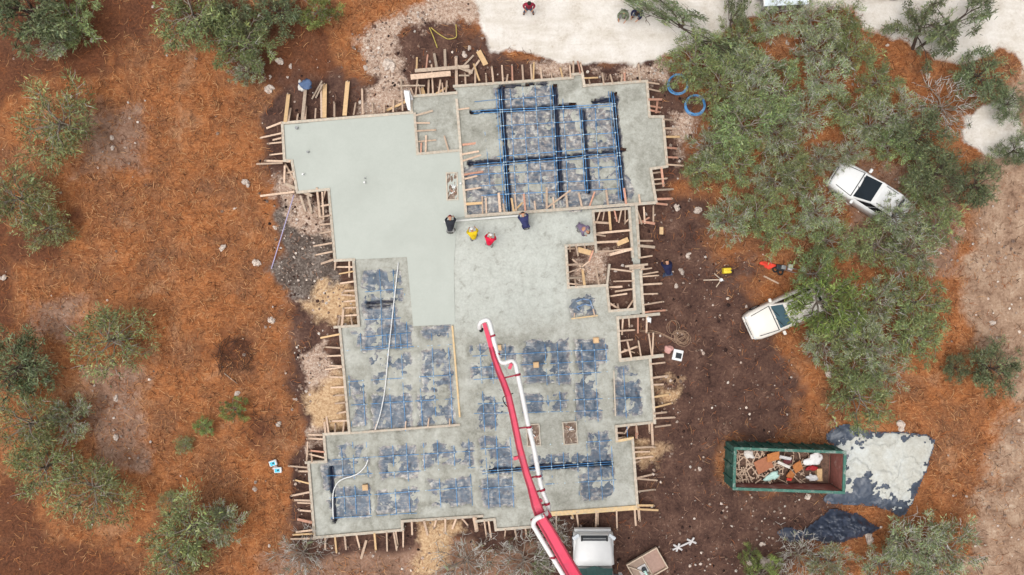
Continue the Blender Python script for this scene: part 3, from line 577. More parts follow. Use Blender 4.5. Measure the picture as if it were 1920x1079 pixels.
# ================================================================ BLUE TENDON CABLES
tie_bm = bmesh.new(); bmesh.ops.create_icosphere(tie_bm, subdivisions=1, radius=.045); tie_me = bpy.data.meshes.new('tie'); tie_bm.to_mesh(tie_me); tie_bm.free(); tie_me.materials.append(M['tie'])
def cable(label, group, pts, z=.49, r=.017, ties=()):
    c = P(*pts[0], 0); bm = bmesh.new(); q = [P(x, y, z) for x, y in pts]; full = []
    for a, b in zip(q, q[1:]):
        n = max(2, int((b - a).length / .9))
        for i in range(n):
            p = a.lerp(b, i / n); p.x += random.gauss(0, .008); p.y += random.gauss(0, .008); p.z += random.uniform(-.02, .012); full.append(p)
    full.append(q[-1]); tube(bm, [p - c for p in full], r, 5)
    o = obj('tendon_cable', bm, M['cable'], None, True); o.location = c; T(o, label, 'cable', group)
    for p in ties:
        t = bpy.data.objects.new('tie', tie_me); COL.objects.link(t); t.parent = o; t.location = P(p[0], p[1], z + .02) - c
    return o
NEV = [(906,212,919,352,0),(930,170,946,398,1),(935,168,951,398,1),(939,168,955,396,0),(956,166,969,392,0),(980,163,993,388,0),(1003,161,1017,380,0),(1031,160,1043,374,1),(1036,160,1048,374,1),(1055,186,1065,366,0),(1086,204,1098,362,1),(1090,203,1102,362,1),(1116,200,1124,352,0),(1141,172,1161,376,1),(1146,172,1166,376,1),(1151,174,1170,372,0)]
NEH = [(890,191,1042,179),(885,209,1155,195),(888,213,1155,199),(930,237,1156,223),(934,262,1158,249),(932,294,1158,275),(888,309,1163,287),(888,314,1164,292),(880,329,1166,312),(900,349,1168,336),(902,367,1160,354)]
def isect(a, b):
    x1, y1, x2, y2 = a[:4]; x3, y3, x4, y4 = b[:4]; D = (x1 - x2) * (y3 - y4) - (y1 - y2) * (x3 - x4)
    t = ((x1 - x3) * (y3 - y4) - (y1 - y3) * (x3 - x4)) / D; s = -((x1 - x2) * (y1 - y3) - (y1 - y2) * (x1 - x3)) / D
    return (x1 + t * (x2 - x1), y1 + t * (y2 - y1)) if 0 < t < 1 and 0 < s < 1 else None
for i, v in enumerate(NEV):
    cable('blue cable running lengthwise over the big blue bay, %s from its left side' % ORD[i], 'blue cables over the big bay', [(v[0], v[1]), (v[2], v[3])], .49)
for i, h in enumerate(NEH):
    cable('blue cable running across the big blue bay, %s from its top' % ORD[i], 'blue cables over the big bay', [(h[0], h[1]), (h[2], h[3])], .53, .018, [p for p in (isect(h, v) for k, v in enumerate(NEV) if k not in (1, 7, 10, 13)) if p])
SV = [641, 662, 688, 737, 763, 795, 821, 852, 880, 911, 932, 958, 1033, 1056, 1082, 1101, 1125, 1147, 1178]
ybot = lambda x: 942 if x > 1015 else 964
ytop = lambda x: 625 if x < 870 else (645 if x < 1150 else 690)
SVL = [(x - (850 - (840 if x < 660 else ytop(x))) * .055, 840 if x < 660 else ytop(x), x + (ybot(x) - 850) * .055, ybot(x)) for x in SV]
SHL = [(648, 658, 848, 646), (648, 716, 850, 703), (658, 760, 852, 748), (886, 668, 1140, 655), (884, 690, 1200, 672), (888, 712, 1142, 697), (886, 758, 1205, 745), (886, 776, 1130, 770), (622, 862, 890, 846), (900, 842, 1148, 826), (612, 893, 905, 876), (905, 884, 1150, 866), (905, 889, 1150, 870), (618, 934, 900, 912), (904, 916, 1155, 900), (620, 972, 790, 962)]
for i, v in enumerate(SVL):
    cable('blue cable running lengthwise through the lower bays, %s from the left' % ORD[i], 'blue cables over the lower bays', [(v[0], v[1]), (v[2], v[3])], .445)
for i, h in enumerate(SHL):
    cable('blue cable running across the lower bays, %s from the top' % ORD[i], 'blue cables over the lower bays', [(h[0], h[1]), (h[2], h[3])], .47, .017, [p for p in (isect(h, v) for v in SVL) if p])
for i, v in enumerate([(712, 505, 718, 655), (737, 505, 742, 655), (758, 520, 764, 655)]):
    cable('blue cable running lengthwise through the narrow left bay, %s from the left' % ORD[i], 'blue cables over the narrow bay', [(v[0], v[1]), (v[2], v[3])], .44)
for i, h in enumerate([(684, 548, 756, 542), (684, 600, 756, 596), (686, 632, 770, 624), (684, 652, 772, 645)]):
    cable('blue cable running across the narrow left bay, %s from the top' % ORD[i], 'blue cables over the narrow bay', [(h[0], h[1]), (h[2], h[3])], .46, .018)
# coils
def coil(label, px, py, R):
    c = P(px, py, 0); t = thing('cable_coil', label, 'cable coil', c); 
    for k in range(7):
        bm = bmesh.new(); r = R * random.uniform(.88, 1.08); ox, oy = random.gauss(0, .04), random.gauss(0, .04); ph = random.random() * 6
        tube(bm, [(ox + r * math.cos(ph + a * .2), oy + r * math.sin(ph + a * .2), .06 + .02 * k + .03 * math.sin(a * .7 + k)) for a in range(31 + random.randint(0, 3))], .021, 6)
        obj('loop', bm, M['cable'], t, True)
coil('blue cable coil beside the tree, upper of two', 1270, 160, .56)
coil('blue cable coil lying on soil, lower of two', 1302, 198, .56)
# ================================================================ SMALL THINGS ON AND ROUND THE SLAB
def at(name, label, cat, px, py, z=0.0, rz=0.0, group=None):
    return thing(name, label, cat, P(px, py, z), math.radians(rz), group)
M['post_base'] = pm('bare_timber', (214, 178, 138), .8, .12, 12)
for px, py, l in [(686, 913, 'square tan timber post block in the lower left corner room'), (1005, 684, 'square tan timber post block on the blue plastic by the boom'), (935, 652, 'square tan timber post block beside the white pump pipe'), (1117, 638, 'square tan timber post block at the upper right blue patch')]:
    t = at('post_block', l, 'post block', px, py, .42, 4, 'square timber post blocks'); bm = bmesh.new(); box(bm, (0, 0, .1), (.33, .33, .3), bev=.02); obj('block', bm, M['post_base'], t)
    bm = bmesh.new(); box(bm, (0, 0, .252), (.2, .2, .012), bev=.004); obj('cap', bm, M['wood_new'], t)
M['mud'] = pm('mud_fill', (132, 112, 98), .95, .35, 8, dirt=(200, 186, 172), bump=.5)
def frame_hole(label, px, py, wx, wy, rz, z=.5, fill='mud', wood='board'):
    t = at('blockout_frame', label, 'frame', px, py, z, rz); b = .07
    for (x, y, sx, sy) in ((0, wy / 2, wx + b, b), (0, -wy / 2, wx + b, b), (wx / 2, 0, b, wy - b - .005), (-wx / 2, 0, b, wy - b - .005)):
        bm = bmesh.new(); box(bm, (x, y, .04), (sx, sy, .12), bev=.006); obj('board', bm, M[wood], t)
    bm = bmesh.new(); r = bmesh.ops.create_grid(bm, x_segments=8, y_segments=8, size=.5)
    for v in r['verts']: v.co = Vector((v.co.x * (wx - .02), v.co.y * (wy - .02), .05 + random.uniform(-.02, .03)))
    obj('fill', bm, M[fill], t)
    for k in range(7):
        bm = bmesh.new(); a = random.random() * 3.14; x, y = random.uniform(-wx * .3, wx * .3), random.uniform(-wy * .3, wy * .3); L = random.uniform(.15, .35)
        beam(bm, (x - math.cos(a) * L / 2, y - math.sin(a) * L / 2, .1), (x + math.cos(a) * L / 2, y + math.sin(a) * L / 2, .14), .045, .03); obj('scrap', bm, M[random.choice(['white', 'wood_red', 'wood_old'])], t)
frame_hole('framed drain hole full of scraps in the rough concrete right of the boom', 1069, 812, .78, 1.28, 4)
frame_hole('framed drain hole half hidden behind the white pump pipe', 1000, 816, .75, 1.25, 4)
frame_hole('narrow framed opening in the smooth slab beside the cable bay', 848, 350, .62, 1.55, 2)
def pipes(label, px, py):
    t = at('drain_pipes', label, 'drain pipes', px, py, .42)
    for (a, b) in (((-.5, .1), (-.1, .25)), ((-.1, .25), (.3, .2)), ((-.45, -.2), (0, -.05)), ((0, -.05), (.45, -.15)), ((.3, .2), (.5, -.35)), ((-.3, -.4), (-.45, -.2))):
        bm = bmesh.new(); tube(bm, [(a[0], a[1], .08), (b[0], b[1], .09)], .045, 8); obj('pipe', bm, M['cable_pale'], t, True)
M['cable_pale'] = pm('dusty_blue_pipe', (120, 148, 184), .6, .2, 5, dirt=(190, 190, 190))
pipes('dusty blue drain pipes in the bath recess below the scrap pit', 1096, 569)
def stub(label, px, py, z=.56, r=.045, m='white'):
    bm = bmesh.new(); tube(bm, [(0, 0, -.1), (0, 0, .16)], [r, r], 10); tube(bm, [(0, 0, .16), (0, 0, .19)], [r * 1.25] * 2, 10)
    o = obj('pipe_stub', bm, M[m]); o.location = P(px, py, z); T(o, label, 'pipe stub', 'pipe stubs in the smooth slab')
stub('grey pipe stub near the top of the porch corner', 557, 241, .54, .07, 'steel'); stub('small pipe stub near the bottom edge of the porch corner', 578, 286, .54, .05, 'steel')
stub('white pipe stub alone in the middle of the smooth slab', 684, 343); stub('dark pipe stub just above the lone white one', 685, 335, .56, .03, 'steel'); stub('pipe stub near the left edge of the smooth slab', 569, 328, .56, .045, 'white')
stub('pipe stub beside the narrow framed opening', 864, 345, .56); 
def hose(name, label, cat, pts, r, m, z=.56, n=6, group=None):
    q = [P(p[0], p[1], p[2] if len(p) > 2 else z) for p in pts]; c = q[0].copy(); bm = bmesh.new(); tube(bm, [p - c for p in smooth_path(q, n)], r, 8)
    o = obj(name, bm, M[m], None, True); o.location = c; return T(o, label, cat, group)
hose('plastic_pipe', 'white flexible pipe curving across the lower left corner room', 'pipe', [(690, 862), (684, 876), (668, 890), (640, 900), (628, 914), (624, 935), (625, 973)], .035, 'white', .6)
hose('plastic_pipe', 'long thin white pipe lying down the left bays', 'pipe', [(747, 492), (741, 545), (735, 600), (728, 665), (721, 735), (712, 780), (703, 808)], .032, 'white', .57)
M['lilac'] = pm('pale_lilac_plastic', (190, 180, 214), .6, .12)
hose('plastic_pipe', 'pale lilac straight pipe leaning beside the dark rubble heap', 'pipe', [(551, 366, .45), (530, 435, .3), (509, 504, .1)], .03, 'lilac')
M['yellow'] = pm('yellow_plastic', (242, 214, 62), .5, .1, 5)
M['yrod'] = pm('yellow_rod', (196, 176, 92), .6, .2)
hose('bent_rod', 'yellow rod bent in a hook on the dark soil', 'rod', [(808, 52), (820, 62), (834, 71), (842, 73.5), (855, 70), (855.5, 58), (855, 46)], .028, 'yrod', .12, 4)
hose('bent_rod', 'straight yellow rod beside the hooked one', 'rod', [(805, 52), (812, 68), (820, 90)], .028, 'yrod', .12, 4)
M['wire'] = pm('tan_wire', (170, 140, 116), .7, .2)
t = at('wire_tangle', 'tangle of tan wire loops lying on soil beside the pit', 'wire', 1255, 625)
for k in range(10):
    bm = bmesh.new(); cx, cy = random.choice([(.6, -.2), (.2, .35), (.75, -.3), (-.2, .5)]); r = random.uniform(.3, .55); a0 = random.random() * 6; el = random.uniform(.5, .9); ro = random.random() * 3
    pts = []
    for a in range(22):
        x, y = r * math.cos(a0 + a * .3), r * el * math.sin(a0 + a * .3); pts.append((cx + x * math.cos(ro) - y * math.sin(ro), cy + x * math.sin(ro) + y * math.cos(ro), .07 + .02 * math.sin(a + k)))
    tube(bm, pts, .014, 5); obj('loop', bm, M['wire'], t, True)
for k in range(5):
    bm = bmesh.new(); y = random.uniform(-.5, 0); tube(bm, smooth_path([(-1.9 + random.random(), y + .35, .15), (-.6, y + .2, .08), (.3, y - .2, .07), (.9, y, .08)], 4), .014, 5); obj('strand', bm, M['wire'], t, True)
M['salmon'] = pm('pink_bag', (222, 168, 158), .7, .15, 5, bump=.4)
def lump(name, label, cat, px, py, s, m, rz=0, z=0.0, rough=.25, group=None, seed=0, flat=False):
    rr = random.Random(seed + int(px)); bm = bmesh.new(); bmesh.ops.create_icosphere(bm, subdivisions=3, radius=1)
    for v in bm.verts:
        k = 1 + rough * (float(vn(v.co.x * 1.7 + px, v.co.y * 1.7 + py, 5)) + float(vn(v.co.z * 2.1 + px, v.co.x * 2 - py, 6)) - 1) + rough * .5 * (float(vn(v.co.x * 5 + py, v.co.y * 5 + v.co.z * 4, 8)) - .5)
        q = v.co * k; ex = .55 if flat else 1
        v.co = Vector((math.copysign(abs(q.x) ** ex, q.x) * s[0], math.copysign(abs(q.y) ** ex, q.y) * s[1], max(q.z, -.35) * s[2]))
    o = obj(name, bm, M[m], None, True); o.location = P(px, py, z) + Vector((0, 0, s[2] * .3)); o.rotation_euler = (0, 0, math.radians(rz)); return T(o, label, cat, group)
lump('plastic_bag', 'crumpled pink bag beside the white tray', 'bag', 1254, 655, (.26, .22, .14), 'salmon', 30, 0, .5)
lump('rag', 'white rag caught on the form above the pit of wire', 'rag', 1217, 600, (.13, .17, .06), 'white', 20, .62, .6)
# white tray with dark inset
t = at('plastic_tray', 'white tray with a dark square inset lying on soil', 'tray', 1270, 666, 0, -12)
bm = bmesh.new(); box(bm, (0, 0, .07), (.58, .64, .14), bev=.03); obj('tray_body', bm, M['white'], t)
bm = bmesh.new(); box(bm, (.05, -.02, .143), (.34, .32, .012), bev=.005); obj('inset', bm, M['dark'], t)
# yellow jerry can
t = at('fuel_can', 'yellow fuel can standing alone on dark soil', 'can', 1361, 508, 0, 3)
bm = bmesh.new(); box(bm, (0, 0, .2), (.5, .36, .4), bev=.05, top=(.9, .85)); obj('can_body', bm, M['yellow'], t, True)
bm = bmesh.new(); tube(bm, smooth_path([(-.14, 0, .39), (-.1, 0, .47), (.1, 0, .47), (.14, 0, .39)], 4), .025, 8); obj('handle', bm, M['yellow'], t, True)
bm = bmesh.new(); tube(bm, [(.19, 0, .38), (.19, 0, .46)], .04, 10); obj('cap', bm, M['dark'], t)
# tripod
M['palestick'] = pm('pale_tripod_wood', (206, 186, 164), .7, .15)
t = at('tripod', 'pale three-legged tripod toppled on soil below the fuel can', 'tripod', 1349, 525)
for q in ((-.95, -.02), (-.3, .36), (-.2, -.42)):
    bm = bmesh.new(); beam(bm, (0, 0, .34), (q[0], q[1], .03), .055, .04); obj('leg', bm, M['palestick'], t)
bm = bmesh.new(); tube(bm, [(0, 0, .28), (0, 0, .42)], [.11, .09], 12); obj('tripod_head', bm, M['white'], t); bm = bmesh.new(); beam(bm, (0, 0, .36), (.16, -.06, .36), .06, .05); obj('clamp', bm, M['steel'], t)
# folded saw horse near the truck
M['palegrey'] = pm('pale_grey_metal', (206, 202, 200), .6, .12)
t = at('cross_stand', 'pale grey stand with crossed feet lying on soil right of the truck', 'stand', 1281, 1020, 0, 24)
bm = bmesh.new(); beam(bm, (-.72, 0, .16), (.5, 0, .16), .09, .07); obj('bar', bm, M['palegrey'], t)
for x, a in ((-.38, .9), (-.38, -.9), (.5, .75), (.5, -.75)):
    bm = bmesh.new(); beam(bm, (x - .27 * math.cos(a), -.27 * math.sin(a), .07), (x + .27 * math.cos(a), .27 * math.sin(a), .25), .1, .06); obj('foot', bm, M['palegrey'], t)
# blue and white bags
M['cyan'] = pm('cyan_print', (70, 200, 226), .5, .1)
M['pinkw'] = pm('pinkish_white_paper', (236, 220, 222), .7, .08)
def bag(label, px, py, rz):
    t = at('cement_bag', label, 'bag', px, py, .03, rz, 'blue and white bags on the litter')
    bm = bmesh.new(); box(bm, (0, 0, .08), (.46, .34, .15), bev=.06)
    for v in bm.verts: v.co.z += random.uniform(-.012, .012)
    obj('bag_body', bm, M['white'], t, True)
    bm = bmesh.new(); box(bm, (-.02, -.02, .158), (.3, .22, .014), bev=.004); obj('blue_panel', bm, M['cyan'], t); bm = bmesh.new(); box(bm, (.03, .0, .168), (.1, .09, .012)); obj('dark_mark', bm, M['dark'], t)
bag('blue and white bag on orange litter, upper of the pair', 513, 868, 18); bag('blue and white bag on orange litter, lower of the pair', 522, 881, 4)
lump('paper_scrap', 'pinkish scrap of paper between the two blue bags', 'paper', 516, 877, (.16, .1, .04), 'pinkw', 30, .02, .6)
# jacket on a tall stick, white sheet at the corner
M['denim'] = pm('blue_grey_cloth', (92, 112, 146), .9, .2, 6, bump=.4); M['cloth_white'] = pm('pale_cloth', (222, 216, 208), .9, .1, 6, bump=.4)
lump('jacket', 'blue grey jacket hung on a tall stick at the top edge', 'jacket', 574, 159, (.34, .26, .12), 'denim', -25, 1.0, .7)
lump('rag', 'pale rag hanging beside the blue grey jacket', 'rag', 564, 163, (.2, .3, .1), 'cloth_white', 20, .9, .7)
def sheet_bend(name, label, cat, pts, m, th=.02):
    bm = bmesh.new(); n = len(pts) // 2; c = P(pts[0][0], pts[0][1], 0); vs = [bm.verts.new(P(*p) - c) for p in pts]
    for i in range(n - 1): bm.faces.new((vs[i], vs[i + 1], vs[2 * n - 2 - i], vs[2 * n - 1 - i]))
    bmesh.ops.recalc_face_normals(bm, faces=bm.faces[:]); bmesh.ops.solidify(bm, geom=bm.faces[:], thickness=th)
    o = obj(name, bm, M[m]); o.location = c; return T(o, label, cat)
sheet_bend('white_sheet', 'white board sheet propped at the corner above the smooth slab', 'sheet', [(757, 170, .95), (760, 190, .85), (765, 207, .7), (770, 208, .68), (769, 190, .9), (767, 172, 1.0)], 'white')
sheet_bend('grey_sheet', 'pale grey sheet leaning against the small grey room corner', 'sheet', [(757, 169, .95), (768, 170, 1.0), (775, 187, .7), (770, 189, .72)], 'palegrey')
# red cloth and the broken machine
M['redcloth'] = pm('red_cloth', (236, 76, 58), .85, .2, 6, bump=.5)
lump('red_cloth', 'bright red crumpled cloth on orange litter near the trees', 'cloth', 1438, 497, (.38, .22, .1), 'redcloth', -5, .02, .9)
t = at('mower', 'small grey engine machine with one wheel beside the red cloth', 'mower', 1464, 505, 0, -12)
bm = bmesh.new(); box(bm, (-.12, .06, .22), (.5, .32, .2), bev=.06); obj('deck', bm, M['dark'], t); bm = bmesh.new(); box(bm, (0, .1, .38), (.26, .24, .16), bev=.04); obj('engine', bm, M['steel'], t)
bm = bmesh.new(); box(bm, (.4, .18, .3), (.26, .34, .2), bev=.03); obj('bin', bm, M['palegrey'], t)
for q in ((-.02, -.2), (-.34, -.1)):
    bm = bmesh.new(); tube(bm, [(q[0] + .14 * math.cos(a * .45), q[1] + .14 * math.sin(a * .45), .1) for a in range(15)], .05, 8, False); obj('tyre', bm, M['rubber'], t, True)
for s in (.02, .22):
    bm = bmesh.new(); tube(bm, [(.1, s - .05, .3), (.5, s - .1, .5), (.7, s - .1, .62)], .018, 6); obj('handle', bm, M['steel'], t, True)
lump('plastic_bag', 'white plastic bag under the tree behind the small machine', 'bag', 1505, 506, (.18, .15, .1), 'white', 0, .03, .7)
# screed board and hand tools ------------------------------------------------------
M['alu'] = pm('bright_metal', (214, 214, 208), .4, .1, 4)
bm = bmesh.new(); q0, q1 = P(832, 416.5, .66), P(978, 404.5, .66); c = (q0 + q1) / 2; beam(bm, q0 - c, q1 - c, .1, .1, bev=.01); o = obj('screed_board', bm, M['alu']); o.location = c
T(o, 'long straight screed board held over the slab by two workers', 'screed board')
# brush pile (dark ring of twigs)
M['twig'] = pm('dark_twig', (82, 56, 44), .9, .3); M['charred'] = pm('charred_earth', (52, 34, 30), .95, .3, 6, bump=.6)
def sticks(bm, n, R, L, zr, w, inner=0.0):
    for k in range(n):
        a = random.random() * 6.283; r = R * math.sqrt(random.uniform(inner, 1)); b = random.random() * 6.283; l = L * random.uniform(.5, 1.2)
        p = Vector((r * math.cos(a), r * math.sin(a), random.uniform(*zr))); dlt = Vector((math.cos(b), math.sin(b), random.uniform(-.25, .25))) * l * .5
        m = p + Vector((random.gauss(0, .05), random.gauss(0, .05), .03)); tube(bm, [p - dlt, m, p + dlt], [w * 1.2, w, w * .6], 4)
t = at('brush_pile', 'dark round brush pile of burnt twigs on orange litter', 'brush pile', 440, 667)
bm = bmesh.new(); sticks(bm, 70, 1.1, .9, (.04, .3), .013, .2); obj('twigs', bm, M['twig'], t)
t = at('brush_pile', 'low scorched brush patch below the round brush pile', 'brush pile', 490, 800)
bm = bmesh.new(); sticks(bm, 36, 1.2, .5, (.03, .12), .012); obj('twigs', bm, M['twig'], t)
# rocks ---------------------------------------------------------------------------
M['rock'] = pm('limestone', (222, 206, 192), .95, .3, 7, rnd=.12, bump=.8, dirt=(130, 106, 92))
ROCKS = [(504, 168, .33, 'pitted limestone rock near the top left corner of the slab'), (525, 117, .28, 'limestone rock under the bushy tree at upper left'), (507, 146, .16, 'small limestone rock between two larger ones at upper left'), (545, 125, .14, 'small rock beside dark litter at upper left'),
 (210, 259, .17, 'white rock beside the left lone bushy tree, upper of two'), (211, 277, .17, 'hollow rock beside the left lone bushy tree, lower of two'), (112, 102, .18, 'grey white rock in orange litter at far upper left'), (172, 76, .16, 'pale rock with a bare twig at upper left'),
 (417, 466, .22, 'triangular white rock with a hole in the orange litter'), (480, 493, .3, 'grey limestone rock beside the lilac pipe'), (510, 601, .27, 'pale rock on orange litter left of the sawdust'), (516, 428, .16, 'round pale rock near the lilac pipe'), (463, 344, .3, 'large pale rubble rock left of the porch corner'), (440, 392, .12, 'small pale rock on litter left of the slab notch'),
 (522, 796, .2, 'hollow rock beside the scorched brush patch'), (478, 918, .17, 'lone dark-rimmed rock left of the lower left room'), (446, 738, .2, 'white rock at the small green bush'), (5, 522, .25, 'white rock at the far left edge'), (218, 748, .2, 'white rock in thin litter right of the big left trees'), (217, 820, .24, 'white broken rock above the lower left trees'),
 (1270, 390, .24, 'pale rock on dark soil beside the cable bay corner'), (1310, 395, .28, 'white rock at the tip of the grey branches'), (1290, 478, .2, 'oblong pale rock on dark soil above the tripod'), (1277, 509, .2, 'white rock on dark soil right of the dark clothed person'), (1268, 537, .17, 'pale rock on dark soil below the dark clothed person'),
 (1440, 1058, .5, 'big pale boulder at the bottom among shrubs'), (1405, 1056, .24, 'round pale rock left of the bottom boulder'), (1430, 1020, .2, 'small pale rock above the bottom boulder'), (1628, 1008, .34, 'pale pinkish rock right of the dark tarp heap'), (1312, 880, .16, 'round white rock left of the dumpster'), (1515, 931, .22, 'pale rock just below the dumpster'),
 (1553, 704, .26, 'white broken rock on orange litter between trees'), (1690, 800, .36, 'pale boulder at the upper edge of the washout sheet'), (1655, 60, .24, 'white rock at the edge of the pale road by trees'), (1664, 85, .12, 'small white rock on orange litter by the road'), (1740, 143, .22, 'white elongated rock on orange litter near the road'), (1860, 605, .2, 'pale rock on the tan clearing at right'), (870, 102, .22, 'pink white rock in dark soil above the slab'), (880, 90, .15, 'small white rock beside the pink white one'), (686, 128, .2, 'white rock below the rubble spill above the slab'), (728, 122, .5, 'large grey boulder at the foot of the rubble spill'), (1743, 986, .13, 'small pale rock right of the washout sheet'), (1475, 80, .18, 'white rock under the trees at upper right')]
rock_me = []
for k in range(5):
    bm = bmesh.new(); bmesh.ops.create_icosphere(bm, subdivisions=3, radius=1)
    for v in bm.verts:
        q = v.co.copy(); s = 1 + 1.1 * (float(vn(q.x * 1.3 + k * 7, q.y * 1.3 + q.z, 3)) - .5) + .7 * (float(vn(q.x * 3 + k, q.y * 3 + q.z * 2, 4)) - .5) + .15 * (float(vn(q.x * 8 + k, q.y * 8 + q.z * 7, 4)) - .5)
        v.co = Vector((q.x * s, q.y * s * .8, q.z * s * .6))
    me = bpy.data.meshes.new('rock'); bm.to_mesh(me); bm.free(); me.materials.append(M['rock']); rock_me.append(me)
for i, (px, py, s, l) in enumerate(ROCKS):
    s *= .78
    o = bpy.data.objects.new('limestone_rock', rock_me[i % 5]); COL.objects.link(o); o.location = P(px, py, s * .2); o.scale = (s,) * 3; o.rotation_euler = (0, 0, random.random() * 6.28); T(o, l, 'rock', 'limestone rocks')
# ================================================================ SHEETS: washout sheet and dark heap
M['tarp'] = pm('dark_tarp', (72, 82, 98), .45, .25, 3, spec=.5, dirt=(120, 126, 136), bump=.3)
M['tarp_dark'] = pm('slate_tarp', (58, 66, 84), .4, .3, 3, spec=.5, bump=.3)
def sheet(name, poly, zf, m, parent, res=2.4, cut=None, z0=0.0):
    xs = [p[0] for p in poly]; ys = [p[1] for p in poly]; qx = np.arange(min(xs) - 3, max(xs) + 3, res); qy = np.arange(min(ys) - 3, max(ys) + 3, res); X, Y = np.meshgrid(qx, qy)
    d = sdist(X, Y, poly); x = (X - 960) / PXM; y = (539.5 - Y) / PXM; Z = zf(X, Y, x, y, d / PXM)
    mk = d < 0
    if cut is not None: mk &= cut(X, Y, x, y, d / PXM)
    # pull outside vertices onto the outline so that the edge is clean
    F = grid_faces(d < res * 1.2 if cut is None else mk, *X.shape); V = np.stack([x.ravel(), y.ravel(), Z.ravel()], 1)
    us, V, F = compact(V, F); c = V.mean(0); c[2] = 0
    o = link(name, npmesh(name, V - c, F, None, True), m, parent); o.location = c; return o
TARP = [(1549,815),(1564,803),(1586,796),(1613,806),(1640,812),(1688,811),(1738,817),(1750,826),(1749,838),(1741,860),(1734,884),(1716,925),(1697,963),(1685,967),(1672,959),(1641,948),(1600,945),(1549,942),(1544,936),(1560,915),(1575,880),(1570,840),(1552,828)]
ridg = lambda x, y, s, sc=1.5: sst(.09, 0, np.abs(fbm(x * sc, y * sc, s) - .5))
tz = lambda X, Y, x, y, d: .1 + .22 * fbm(x * .8, y * .8, 91) * sst(0, -.5, d) + .09 * ridg(x, y, 93, 1.1) + .04 * ridg(x * 1.5 - y, y + x, 95, 1.6) - .06 * sst(-.12, 0, d)
tarp = sheet('washout_sheet', TARP, tz, M['tarp'], None); T(tarp, 'dark plastic sheet with pale concrete washout beside the dumpster', 'plastic sheet')
WASH = [(1578,835),(1592,826),(1640,818),(1690,813),(1735,822),(1748,830),(1738,850),(1733,870),(1725,885),(1715,912),(1700,935),(1685,950),(1668,948),(1655,925),(1640,905),(1622,898),(1590,912),(1578,905),(1574,880),(1580,855)]
def washcut(X, Y, x, y, d):
    dd = sdist(X, Y, WASH) / PXM; n = (fbm(x * 1.4, y * 1.4, 97) - .5) * 1.5 + (fbm(x * 4, y * 4 - x * 2, 99) - .5) * 1.4
    cen = np.hypot((X - 1668) / 42, (Y - 862) / 40); return (dd + n * 1.15 * np.clip(cen - .2, .1, 1.2) + .02 < 0)
wash_mat = concrete_mat('washout_concrete', [(.36, C(186, 182, 170)), (.5, C(206, 206, 198)), (.62, C(220, 224, 222))], .8, .14, .3, .3)
o = sheet('concrete_residue', TARP, lambda X, Y, x, y, d: tz(X, Y, x, y, d) + .018 + .03 * fbm(x * 3, y * 3, 96), wash_mat, tarp, 1.6, washcut); o.location -= tarp.location
HEAP = [(1500,1000),(1522,984),(1540,970),(1558,955),(1572,957),(1592,962),(1606,964),(1622,974),(1630,982),(1648,990),(1634,998),(1612,1006),(1592,1010),(1580,1016),(1548,1019),(1530,1011),(1512,1011)]
hz = lambda X, Y, x, y, d: .04 + np.clip(-d, 0, .8) ** .7 * .55 + .34 * ridg(x * .6 + y, y * 1.4 - x * .3, 101, 1.6) * sst(0, -.3, d) + .1 * ridg(x, y, 103, 2.4) * sst(0, -.2, d)
T(sheet('tarp_heap', HEAP, hz, M['tarp_dark'], None), 'crumpled slate blue tarp heap below the washout sheet', 'tarp')
HEAP2 = [(1458,998),(1472,990),(1490,992),(1502,1000),(1500,1012),(1482,1016),(1466,1008)]
T(sheet('tarp_scrap', HEAP2, lambda X, Y, x, y, d: hz(X, Y, x, y, d) * .5, M['tarp_dark'], None), 'small dark tarp scrap left of the tarp heap', 'tarp')
# ================================================================ DUMPSTER
M['green'] = pm('dark_green_paint', (50, 98, 88), .55, .25, 3, dirt=(110, 140, 130)); M['rim'] = pm('worn_green_rim', (70, 118, 104), .6, .25, 5, dirt=(150, 160, 150))
M['inner'] = pm('rusty_red_primer', (160, 104, 94), .75, .25, 3, dirt=(190, 160, 150))
cz = P(1480.3, 882.6, 1.85); rz = math.radians(-2.05); L, Wd, H = 6.26, 2.36, 1.85
dump = thing('dumpster', 'long green open-top dumpster filled with scraps', 'dumpster', (cz.x, cz.y, 0), rz)
wt = .1
for nm, c, s in (('side_wall', (0, Wd / 2 - wt / 2, H / 2 + .05), (L, wt, H - .12)), ('side_wall', (0, -Wd / 2 + wt / 2, H / 2 + .05), (L, wt, H - .12)), ('end_wall', (-L / 2 + wt / 2, 0, H / 2 + .05), (wt, Wd - 2 * wt - .004, H - .12)), ('end_wall', (L / 2 - wt / 2, 0, H / 2 + .05), (wt, Wd - 2 * wt - .004, H - .12))):
    bm = bmesh.new(); box(bm, c, s, bev=.01); obj(nm, bm, M['green'], dump)
for nm, c, s in (('inner_lining', (0, Wd / 2 - wt - .012, H / 2 + .1), (L - 2 * wt - .05, .02, H - .26)), ('inner_lining', (0, -Wd / 2 + wt + .012, H / 2 + .1), (L - 2 * wt - .05, .02, H - .26)), ('inner_lining', (-L / 2 + wt + .012, 0, H / 2 + .1), (.02, Wd - 2 * wt - .1, H - .26)), ('inner_lining', (L / 2 - wt - .012, 0, H / 2 + .1), (.02, Wd - 2 * wt - .1, H - .26))):
    bm = bmesh.new(); box(bm, c, s); obj(nm, bm, M['inner'], dump)
for nm, c, s in (('rim', (0, Wd / 2 - .05, H - .02), (L + .06, .16, .1)), ('rim', (0, -Wd / 2 + .05, H - .02), (L + .06, .16, .1)), ('rim', (-L / 2 + .05, 0, H - .02), (.16, Wd - .27, .1)), ('rim', (L / 2 - .05, 0, H - .02), (.16, Wd - .27, .1))):
    bm = bmesh.new(); box(bm, c, s, bev=.015); obj(nm, bm, M['rim'], dump)
